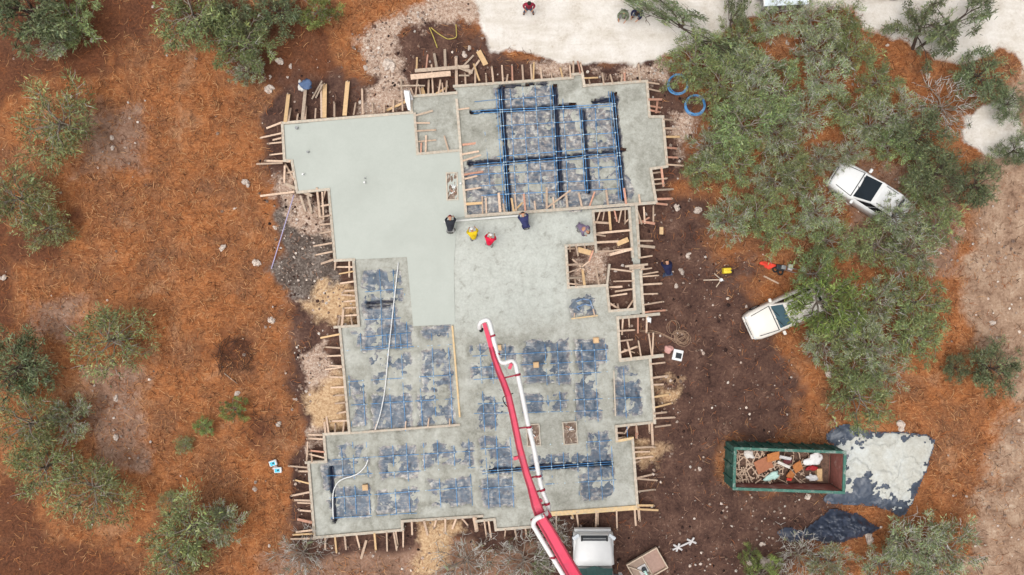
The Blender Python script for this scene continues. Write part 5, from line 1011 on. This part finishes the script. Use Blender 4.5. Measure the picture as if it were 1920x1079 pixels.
def make_tree(seed, kind, lean=0.0):
    """unit tree: crown radius about 1, height about 1.55; returns trunk, limbs, crown meshes"""
    r = np.random.RandomState(seed); trunk = []; limbs = []; dead = []
    nl = {'J': 15, 'G': 14, 'D': 15, 'L': 12, 'S': 14, 'B': 15, 'O': 8}[kind]; leafn = {'J': 5600, 'G': 4200, 'D': 6400, 'L': 5000, 'S': 4600, 'B': 420, 'O': 4800}[kind]
    top = np.array([lean, 0, 1.0 if kind != 'B' else .4]); nt = 7; tp = [np.array([0, 0, -.05])]
    for i in range(1, nt): tp.append(top * (i / (nt - 1)) + np.append(r.normal(0, .03, 2), 0))
    trunk.append((tp, .065 if kind != 'B' else .03, .03 if kind != 'B' else .02)); tips = []
    for i in range(nl):
        a = 2 * np.pi * (i + r.uniform(-.35, .35)) / nl * (1 if kind != 'O' else 1); t0 = r.uniform(.35, .98); s = tp[0] + (top - tp[0]) * t0
        reach = r.uniform(.5, 1.0) * (1.1 - .25 * (t0 - .5)); rise = r.uniform(.05, .55) if kind != 'B' else r.uniform(-.1, .5)
        end = s + np.array([np.cos(a) * reach, np.sin(a) * reach, rise]); k = 6; pts = [s + (end - s) * (j / (k - 1)) + np.append(r.normal(0, .035, 2), .12 * np.sin(np.pi * j / (k - 1))) * (j > 0) for j in range(k)]
        limbs.append((pts, .026 if kind != 'B' else .02, .009)); tips.append((pts[-1], .9)); tips.append((pts[3] + r.normal(0, .06, 3), .8))
        for _ in range({'J': 4, 'G': 5, 'D': 4, 'L': 3, 'S': 4, 'B': 5, 'O': 5}[kind]):
            j = r.randint(1, k); p = pts[j]; b = a + r.uniform(-1.15, 1.15); l = r.uniform(.2, .5); e = p + np.array([np.cos(b) * l, np.sin(b) * l, r.uniform(-.08, .28)])
            m = (p + e) / 2 + r.normal(0, .03, 3); limbs.append(([p, m, e], .011, .004)); tips.append((e, 1.0))
            if kind in 'GBO' or r.rand() < .2:
                for _ in range(3 if kind in 'BG' else 2):
                    b2 = b + r.uniform(-1.1, 1.1); l2 = r.uniform(.12, .34); q = m + (e - m) * r.rand(); e2 = q + np.array([np.cos(b2) * l2, np.sin(b2) * l2, r.uniform(-.02, .2)]); dead.append(([q, (q + e2) / 2 + r.normal(0, .022, 3), e2], .0095, .0035))
    tips.append((top + [0, 0, .25], 1.0)); pos = np.array([t[0] for t in tips]); keep = r.rand(len(pos)) < {'J': .9, 'G': .72, 'D': .95, 'L': .9, 'S': .85, 'B': .3, 'O': .75}[kind]; pos = pos[keep]; nc = len(pos)
    csz = r.uniform(.07, .19, nc) * {'J': 1.1, 'G': 1.0, 'D': 1.15, 'L': 1.05, 'S': 1.45, 'B': .8, 'O': .95}[kind]; wgt = csz ** 2; wgt /= wgt.sum(); ci = r.choice(nc, leafn, p=wgt)
    dirv = r.normal(0, 1, (leafn, 3)); dirv[:, 2] = dirv[:, 2] * .7 + .15; rad = r.rand(leafn, 1) ** .5; nd = dirv / np.linalg.norm(dirv, axis=1)[:, None]
    fray = 1 + (r.rand(leafn, 1) < .18) * r.uniform(0, .9, (leafn, 1)); c = pos[ci] + nd * rad * csz[ci][:, None] * 1.25 * fray
    ax_ = nd + r.normal(0, .55, (leafn, 3)) + np.append((pos[ci] - top)[:, :2], np.zeros((leafn, 1)), 1) * .5; ax_ /= np.linalg.norm(ax_, axis=1)[:, None]
    sd = np.cross(ax_, r.normal(0, 1, (leafn, 3))); sd /= np.linalg.norm(sd, axis=1)[:, None]; sz_ = np.exp(r.normal(0, .38, (leafn, 1))); ln = .062 * sz_ * r.uniform(.8, 1.25, (leafn, 1)); wd = .0105 * sz_ * r.uniform(.7, 1.3, (leafn, 1))
    V = np.stack([c - ax_ * ln * .5 - sd * wd, c - ax_ * ln * .5 + sd * wd, c + ax_ * ln * .6 + sd * wd * .4, c + ax_ * ln * .6 - sd * wd * .4], 1).reshape(-1, 3)
    F = np.arange(leafn * 4).reshape(-1, 4); cl = r.uniform(.5, 1.35, nc)[ci][:, None] * r.uniform(.65, 1.4, (leafn, 1)); tint = np.concatenate([cl * r.uniform(.9, 1.25, (leafn, 1)), cl, cl * r.uniform(.7, 1.2, (leafn, 1)), np.ones((leafn, 1))], 1)
    lm = LM['D' if kind == 'O' else kind]
    cm = npmesh('crown', V, F, {'tint': np.repeat(tint, 4, 0)}); cm.materials.append(lm)
    def mk(nm, segs, mat, n):
        v, f = limb_tubes(segs, n); me = npmesh(nm, v, f, None, True); me.materials.append(M[mat]); return me
    out = [('trunk', mk('trunk', trunk, 'bark_dark' if kind in 'OD' else 'bark', 8)), ('limbs', None), ('crown', cm)]
    v, f = limb_tubes(limbs, 4); nf = len(f); v2, f2 = limb_tubes(dead, 4) if dead else ([], []); f = f + [tuple(i + len(v) for i in q) for q in f2]; lm2 = npmesh('limbs', v + v2, f, None, True)
    lm2.materials.append(M['bark_dark' if kind in 'OD' else 'bark']); lm2.materials.append(M['deadwood' if kind in 'GBJSL' else 'bark'])
    mi_ = np.zeros(len(f), np.int32); mi_[nf:] = 1; lm2.polygons.foreach_set('material_index', mi_); out[1] = ('limbs', lm2)
    return out
PROTO = {k: [make_tree(100 + i * 17 + ord(k), k, [.12, -.1, .2, 0][i] if k != 'O' else [1.0, .75, .9][i]) for i in range(n)] for k, n in dict(J=3, G=4, D=2, L=2, S=3, B=3, O=3).items()}
def tree(kind, px, py, R, label, base=None, group='junipers and oaks round the site', name=None, hk=1.0):
    var = random.randrange(len(PROTO[kind])); R = R * dict(B=.9, S=.8, D=.8).get(kind, .84); s0 = R / PXM * 1.02; ht = s0 * 1.05 * hk; lo_ = kind in 'SD' and px < 330; s = s0 * (HC - ht) / HC
    cat = 'shrub' if kind == 'B' or R < 34 else 'tree'; nm = name or ('juniper_tree' if kind in 'JGSL' else ('bare_shrub' if kind == 'B' else 'oak_tree'))
    if cat == 'shrub' and kind != 'B': nm = 'green_bush'
    c = P(px, py, ht)
    if base is not None:
        b = P(base[0], base[1], 0); dv = Vector((c.x - b.x, c.y - b.y)); rz = math.atan2(dv.y, dv.x); ln = dv.length; lean0 = [1.0, .75, .9][var]; s_xy = ln / lean0
        t = thing(nm, label, cat, (b.x, b.y, 0), rz, group); sc = (max(s_xy, s * .7), s * 1.0, s * hk)
    else:
        t = thing(nm, label, cat, (c.x, c.y, 0), random.random() * 6.28, group); sc = (s, s * random.uniform(.9, 1.08), s * hk)
    t.scale = sc
    for nm2, me in PROTO[kind][var]:
        o = bpy.data.objects.new(nm2, me); COL.objects.link(o); o.parent = t
    return t
TREES = [
 # right hand grove, from the road down
 ('O',1268,42,46,'open oak leaning left over the pale road',(1348,104)),('O',1372,30,40,'slim oak leaning up over the road beside the trailer',(1364,112)),('J',1292,112,54,'rounded green juniper just above the two blue coils'),('J',1345,152,56,'green juniper right of the blue coils'),('G',1412,128,50,'grey green juniper under the slim leaning oak'),('J',1392,62,44,'tall green juniper between the slim oak and white trailer'),
 ('G',1448,42,42,'grey green juniper just below the white trailer'),('G',1520,36,46,'pale twiggy juniper right of the white trailer'),('J',1580,40,40,'green juniper in front of the dark grey car'),('J',1596,100,46,'dark green juniper where the pale road meets orange litter'),('G',1528,88,44,'small grey juniper among pinkish dry grass'),
 ('G',1405,178,52,'grey tipped juniper, second from the blue coils'),('J',1460,170,50,'green juniper in the middle of the upper grove'),('G',1540,150,50,'twiggy grey juniper in the upper grove'),('J',1650,150,40,'small juniper on orange litter near the upper road edge'),('J',1392,232,58,'full green juniper right of the lower blue coil'),
 ('G',1452,244,46,'grey juniper at the left of the orange clearing'),('J',1356,226,36,'low juniper right beside the lower blue coil'),('G',1334,278,46,'pale twiggy juniper at the right corner of the cable bay'),('J',1382,300,52,'green juniper near the dark soil, left edge of the grove'),('J',1320,318,38,'small juniper closest to the cable bay'),
 ('G',1512,216,46,'twiggy juniper above the orange clearing in the grove'),('J',1585,205,44,'green juniper above the white car'),('G',1640,228,50,'pale juniper at the top right of the orange clearing'),('J',1476,292,44,'green juniper in front of the orange clearing'),('G',1596,288,36,'twiggy juniper just above the hood of the white car'),('J',1672,270,44,'dense juniper above the white car roof'),
 ('G',1690,210,44,'grey twiggy juniper between grove and bare tree'),('D',1728,250,60,'dark oak right of the bare grey tree'),('B',1790,196,62,'bare silver grey tree in the right grove'),('D',1842,138,54,'dark oak by the pale clearing at upper right'),('D',1895,196,40,'dark oak at the right edge beside the pale patch'),('O',1738,22,60,'oak with visible black limb hanging over the upper road',(1712,92)),('O',1812,28,54,'oak leaning right over the upper road',(1720,92)),
 ('D',1760,318,62,'dense dark oak right of the white car'),('D',1830,352,56,'dark oak bordering the tan clearing'),('J',1728,345,38,'green juniper touching the white car'),('D',1905,286,36,'dark small oak at the right edge below the pale patch'),('G',1545,300,36,'juniper overhanging the hood of the white car'),
 ('J',1500,345,44,'green juniper left of the white car'),('G',1452,338,46,'twiggy juniper between dark soil and white car'),('J',1415,395,48,'green juniper at the edge of the dark soil'),('G',1365,415,44,'juniper with grey branches reaching over the dark soil'),('J',1462,425,48,'green juniper above the red cloth'),('G',1530,400,50,'grey twiggy juniper left below the white car'),('J',1560,455,42,'juniper under the white car, left side'),
 ('G',1682,406,42,'leafy juniper hanging over the tail of the white car',None,1.9),('J',1650,455,52,'green juniper below the tail of the white car'),('G',1706,470,54,'pale juniper at the tan clearing, upper one'),('J',1760,425,46,'green juniper at the tan clearing below the dark oaks'),
 ('J',1528,514,42,'green juniper right of the small grey machine'),('L',1556,570,74,'leafy juniper covering the rear of the cream car',None,1.5),('J',1590,610,58,'broad green juniper right of the cream car'),('G',1648,570,50,'grey twiggy juniper behind the cream car juniper'),('J',1722,560,60,'soft green juniper at the edge of the tan clearing'),('J',1720,636,56,'soft green juniper beside the tan clearing, lower one'),('G',1640,648,54,'silver twigged juniper in the middle right'),('G',1545,648,46,'small juniper below the cream car'),('J',1596,690,46,'green juniper above the lone one by the washout sheet'),('G',1655,702,38,'grey juniper above orange litter at right'),('J',1615,755,58,'lone green juniper overhanging the washout sheet',None,1.1),
 ('D',1868,690,56,'dark oak at the right edge in the tan clearing'),('D',1795,690,30,'low dark bush left of the right edge oak'),
 ('B',1512,1048,52,'grey green brush below the tarp heap'),('G',1560,1058,44,'grey shrub at the bottom edge below the tarp heap'),('G',1700,1022,60,'wide grey green shrub right of the tarp heap'),('G',1778,1030,58,'grey green shrub at the bottom right'),('G',1740,1062,50,'grey shrub at the bottom edge, right part'),('G',1655,1062,44,'grey shrub at the bottom edge between two others'),('L',1432,1078,44,'bright green bush at the bottom edge near the boulder'),('L',1408,1044,22,'small bright bush beside the round boulder'),
 # bottom centre
 ('B',978,1060,66,'bare grey shrub left of the red boom'),('B',872,1062,58,'bare grey shrub below the bottom form'),('B',1040,1010,40,'thin bare shrub between boom and truck'),('B',562,1050,50,'pale dry shrub at the bottom below the lower left room'),('G',1020,1070,26,'small grey bush at the foot of the boom'),
 # left side
 ('S',98,232,82,'lone bushy green tree at upper left with bare litter round it'),('S',34,372,70,'green tree at the left edge above the grey twigs'),('S',92,428,46,'smaller green tree at the left with grey twigs'),('S',205,640,74,'round lone green tree at middle left'),('D',22,690,76,'big dark green tree at the left edge, middle'),('S',44,800,70,'big green tree at the left edge, lower middle'),('S',78,876,66,'green tree among the big left trees, lowest of three'),('G',130,790,44,'greyish tree right of the big left trees'),('S',172,924,76,'wide green tree at lower left'),('S',342,1000,74,'green tree at the bottom left beside grey twigs'),('G',412,985,48,'grey twiggy tree right of the bottom left tree'),('S',322,1062,56,'green tree at the bottom left edge'),
 ('D',40,18,86,'dark green tree at the top left corner'),('J',128,34,52,'mid green tree right of the corner tree'),('G',98,74,40,'grey bush below the top left trees'),('J',352,28,72,'tall green tree at the top, left of the bushy one'),('D',430,40,56,'dark green tree at the top edge'),('J',455,78,60,'bushy light tree with grey twigs at upper left'),('G',462,128,34,'small silver twig bush below the bushy light tree'),('L',592,18,42,'bright green tree at the top edge left of the rubble spill'),('D',520,24,48,'dark tree at the top edge between two bright ones'),
 ('L',437,768,27,'small bright green bush on orange litter beside a white rock'),('L',384,800,22,'small dull green bush left of the bright one',None,.8),('S',345,836,20,'tiny green bush below the dull one',None,.8),('S',318,940,22,'tiny grey bush above the bottom left tree',None,.8)]
for tr_ in TREES:
    tree(tr_[0], tr_[1], tr_[2], tr_[3], tr_[4], tr_[5] if len(tr_) > 5 else None, hk=tr_[6] if len(tr_) > 6 else 1.0)
# ================================================================ PEOPLE
M['skin'] = pm('skin', (196, 146, 116), .6, .06); M['boot'] = pm('work_boot', (84, 66, 54), .8, .15); M['hair'] = pm('dark_hair', (40, 32, 28), .8, .2); M['eye'] = pm('dark_eye', (28, 24, 22), .3, .1)
DEPS = bpy.context.evaluated_depsgraph_get
def skin_mesh(name, verts, edges, radii, root, sub=1):
    me = bpy.data.meshes.new(name); me.from_pydata(verts, edges, []); o = bpy.data.objects.new(name, me); COL.objects.link(o)
    m = o.modifiers.new('skin', 'SKIN'); m.use_smooth_shade = True; s = o.modifiers.new('sub', 'SUBSURF'); s.levels = sub; s.render_levels = sub
    sv = me.skin_vertices[0].data
    for i, r in enumerate(radii): sv[i].radius = (r, r) if not isinstance(r, tuple) else r
    sv[root].use_root = True
    dg = DEPS(); dg.update(); ev = o.evaluated_get(dg); out = bpy.data.meshes.new_from_object(ev); bpy.data.objects.remove(o); bpy.data.meshes.remove(me); out.name = name; return out
POSES = {
 'stand': dict(pelvis=(0, 0, .95), chest=(0, .01, 1.28), neck=(0, .02, 1.49), head=(0, .05, 1.62), sh=(.19, 0, 1.42), el=(.29, -.02, 1.14), wr=(.27, .14, .92), hip=(.1, 0, .9), kn=(.12, .04, .5), an=(.13, 0, .09), toe=(.15, .16, .05)),
 'wide': dict(pelvis=(0, 0, .93), chest=(0, .01, 1.26), neck=(0, .02, 1.47), head=(0, .05, 1.6), sh=(.2, 0, 1.4), el=(.33, .0, 1.14), wr=(.22, .2, 1.06), hip=(.1, 0, .89), kn=(.18, .04, .5), an=(.26, 0, .09), toe=(.3, .15, .05)),
 'bend': dict(pelvis=(0, -.2, .93), chest=(0, .12, 1.08), neck=(0, .34, 1.1), head=(0, .47, 1.1), sh=(.2, .28, 1.06), el=(.27, .4, .82), wr=(.17, .56, .68), hip=(.11, -.18, .88), kn=(.14, -.08, .48), an=(.15, -.16, .09), toe=(.17, 0, .05)),
 'lean': dict(pelvis=(0, -.12, .93), chest=(0, .06, 1.22), neck=(0, .2, 1.36), head=(0, .29, 1.45), sh=(.2, .13, 1.3), el=(.3, .2, 1.04), wr=(.2, .4, .92), hip=(.1, -.11, .88), kn=(.13, .0, .48), an=(.15, -.1, .09), toe=(.17, .06, .05)),
 'stoop': dict(pelvis=(0, -.18, .8), chest=(0, .1, .98), neck=(0, .3, .96), head=(0, .42, .9), sh=(.2, .24, .95), el=(.3, .3, .68), wr=(.2, .46, .5), hip=(.11, -.16, .76), kn=(.19, .06, .46), an=(.19, -.16, .09), toe=(.21, 0, .05))}
def person(label, px, py, z, rz, pose, top, legs, cap=None, stride=0.0, hem=None, k=1.0):
    p = POSES[pose]; t = at('person', label, 'person', px, py, z, rz); V = []; E = []; R = []
    def v(q, r): V.append(tuple(q)); R.append(r); return len(V) - 1
    def e(*ids):
        for a, b in zip(ids, ids[1:]): E.append((a, b))
    pe = v(p['pelvis'], .11); mid = tuple((np.array(p['pelvis']) + np.array(p['chest'])) / 2 + np.array((0, -.015, .01))); mi = v(mid, .11); ch = v(p['chest'], .12); nk = v(p['neck'], .06); hd0 = np.array(p['head']); up = hd0 - np.array(p['neck']); up /= np.linalg.norm(up); fw = np.array([0, 1, 0]) - up * up[1]; fw /= max(.3, np.linalg.norm(fw))
    if abs(up[1]) > .85: fw = np.array([0, up[1] * .2, -1.0])
    hd = v(hd0, .088); hc = v(hd0 + up * .09, .09); ht = v(hd0 + up * .16, .05); e(pe, mi, ch, nk, hd, hc, ht); ns = v(hd0 + fw * .1 + up * .02, .018); e(hd, ns)
    for s in (-1, 1): ea = v(hd0 + np.array([s * .092, 0, 0]) + up * .04, .018); e(hd, ea)
    for s in (-1, 1):
        m = lambda q: (q[0] * s, q[1], q[2]); sh = v(m(p['sh']), .06); el = v(m(p['el']), .05); wr = v(m(p['wr']), .032); e(ch, sh, el, wr); d = np.array(m(p['wr'])) - np.array(m(p['el'])); d /= np.linalg.norm(d); side = np.array([1, 0, 0]) - d * d[0]; side /= np.linalg.norm(side); nn = np.cross(d, side)
        pw = np.array(m(p['wr'])); pa = v(pw + d * .06, (.036, .02)); e(wr, pa)
        for fi in range(4):
            o = side * (.027 - .018 * fi); l = (.075, .085, .08, .062)[fi]; a = v(pw + d * .1 + o, .010); b = v(pw + d * (.1 + l * .5) + o * 1.05 + nn * .012, .009); c = v(pw + d * (.1 + l * .85) + o * 1.05 + nn * .036, .008); e(pa, a, b, c)
        a = v(pw + d * .055 + side * .045 * -s, .011); b = v(pw + d * .085 + side * .06 * -s + nn * .015, .009); e(pa, a, b)
        ys = stride * s; hp = v(m(p['hip']), .08); kq = m(p['kn']); aq = m(p['an']); tq = m(p['toe']); kn = v((kq[0], kq[1] + ys * .5, kq[2]), .06); an = v((aq[0], aq[1] + ys, aq[2]), .042); to = v((tq[0], tq[1] + ys, tq[2]), .04); e(pe, hp, kn, an, to)
    me = skin_mesh('body', V, E, R, pe)
    o = link('body', me, M['skin'], t)
    def garment(nm, vs, es, rs_, m, sub=1): return link(nm, skin_mesh(nm, vs, es, rs_, 0, sub), M[m], t)
    g = lambda q, s: (q[0] * s, q[1], q[2]); mixp = lambda a, b, f: tuple(np.array(a) * (1 - f) + np.array(b) * f)
    vs = [mid, p['pelvis'], p['chest'], mixp(p['chest'], p['neck'], .75)]; es = [(0, 1), (0, 2), (2, 3)]; rr = [.165, .165, .185, .1]
    for s in (-1, 1):
        b = len(vs); vs += [g(p['sh'], s), g(p['el'], s), mixp(g(p['el'], s), g(p['wr'], s), .85)]; es += [(2, b), (b, b + 1), (b + 1, b + 2)]; rr += [.095, .07, .052]
    garment('jacket', vs, es, rr, top)
    vs = [p['pelvis']]; es = []; rr = [.15]
    for s in (-1, 1):
        ys = stride * s; b = len(vs); kq, aq = g(p['kn'], s), g(p['an'], s); vs += [g(p['hip'], s), (kq[0], kq[1] + ys * .5, kq[2]), (aq[0], aq[1] + ys, aq[2] + .06)]; es += [(0, b), (b, b + 1), (b + 1, b + 2)]; rr += [.11, .082, .068]
    garment('trousers', vs, es, rr, legs)
    for s in (-1, 1):
        ys = stride * s; aq, tq = g(p['an'], s), g(p['toe'], s); vs = [(aq[0], aq[1] + ys, aq[2] + .08), (aq[0], aq[1] + ys - .02, .06), (tq[0], tq[1] + ys, .055)]; garment('boot', vs, [(0, 1), (1, 2)], [.06, .062, .055], 'boot')
    # hair or cap: a shallow dome over the crown of the head
    bm = bmesh.new(); bmesh.ops.create_uvsphere(bm, u_segments=14, v_segments=9, radius=.118); bmesh.ops.delete(bm, geom=[q for q in bm.verts if q.co.z < -.015], context='VERTS')
    if cap and cap != 'hair':
        q = [bm.verts.new((x, y, .0)) for x, y in ((-.09, .09), (.09, .09), (.06, .19), (-.06, .19))]; bm.faces.new(q)
    rot = Vector((0, 0, 1)).rotation_difference(Vector(up)).to_matrix().to_4x4(); bmesh.ops.transform(bm, matrix=Matrix.Translation(Vector(hd0 + up * .055)) @ rot, verts=bm.verts); bmesh.ops.solidify(bm, geom=bm.faces[:], thickness=.012)
    obj('cap' if cap and cap != 'hair' else 'hair', bm, M[cap or 'hair'], t, True)
    for s in (-1, 1):
        bm = bmesh.new(); bmesh.ops.create_uvsphere(bm, u_segments=8, v_segments=6, radius=.013); bmesh.ops.translate(bm, verts=bm.verts, vec=Vector(hd0 + fw * .083 + up * .045) + Vector((s * .034, 0, 0))); obj('eye', bm, M['eye'], t, True)
    bm = bmesh.new(); box(bm, Vector(hd0 + fw * .088 - up * .03), (.045, .012, .01)); obj('mouth', bm, M['redlamp'], t)
    if hem:
        q = Vector(p['pelvis']); dv = (Vector(p['pelvis']) - Vector(mid)).normalized(); bm = bmesh.new(); n = 16; ring = []
        for kk in range(2):
            ring.append([bm.verts.new(q + dv * (.05 + .1 * kk) + Vector((math.cos(a * 2 * math.pi / n) * (.185), 0, 0)) + dv.cross(Vector((1, 0, 0))) * math.sin(a * 2 * math.pi / n) * .165) for a in range(n)])
        for a in range(n): bm.faces.new((ring[0][a], ring[0][(a + 1) % n], ring[1][(a + 1) % n], ring[1][a]))
        bmesh.ops.solidify(bm, geom=bm.faces[:], thickness=.015); obj('shirt_hem', bm, M[hem], t, True)
    t.scale = (k, k, k); return t
M['blackc'] = pm('black_jacket', (48, 50, 58), .85, .15, 6); M['yellowc'] = pm('yellow_shirt', (240, 206, 30), .8, .1, 6); M['redc'] = pm('red_shirt', (232, 30, 70), .8, .1, 6); M['navyc'] = pm('navy_jacket', (56, 60, 104), .85, .15, 6); M['purplec'] = pm('grey_purple_shirt', (124, 110, 134), .85, .12, 6); M['jeans'] = pm('worn_jeans', (98, 112, 132), .9, .2, 6); M['greyt'] = pm('grey_trousers', (150, 150, 148), .9, .15, 6); M['camo'] = pm('camouflage', (124, 132, 106), .9, .3, 9, dirt=(70, 78, 60)); M['dkred'] = pm('dark_red_shirt', (158, 44, 66), .85, .12, 6); M['dknavy'] = pm('dark_navy_jacket', (34, 38, 72), .85, .15, 6); M['redcap'] = pm('dull_red_cap', (120, 44, 56), .8, .1); M['whitecap'] = pm('white_cap', (228, 226, 222), .7, .06); M['slate'] = pm('slate_jeans', (76, 88, 112), .9, .2, 6)
person('person in black jacket and dull red cap bending over the screed board', 847, 428, .53, 0, 'bend', 'blackc', 'greyt', 'redcap', 0, 'whitecap', 1.02)
person('person in bright yellow shirt and white cap standing on wet concrete', 889, 444, .5, 10, 'lean', 'yellowc', 'greyt', 'whitecap', .1)
person('person in bright red shirt standing on wet concrete beside the yellow one', 919, 455, .5, -14, 'lean', 'redc', 'greyt', 'whitecap', -.12)
person('person in navy jacket bending at the right end of the screed board', 984, 421, .5, 16, 'bend', 'navyc', 'navyc', 'hair', 0, 'whitecap')
person('person in grey purple shirt crouching near the brace-filled pit', 1088, 429, .5, -128, 'stoop', 'purplec', 'greyt', 'hair', .1, None)
person('person in dark navy jacket and slate jeans bending on dark soil by the slab', 1246, 508, 0, 10, 'bend', 'dknavy', 'slate', 'hair', .18)
person('person in dark red shirt with legs apart on the pale road', 991, 25, 0, 180, 'wide', 'dkred', 'slate', 'hair')
person('person in camouflage jacket on the pale road beside the navy one', 1165, 37, 0, 165, 'lean', 'camo', 'greyt', 'camo', .1)
person('person in dark navy jacket standing on the pale road by the oak', 1191, 35, 0, 150, 'lean', 'dknavy', 'jeans', 'hair', .05)
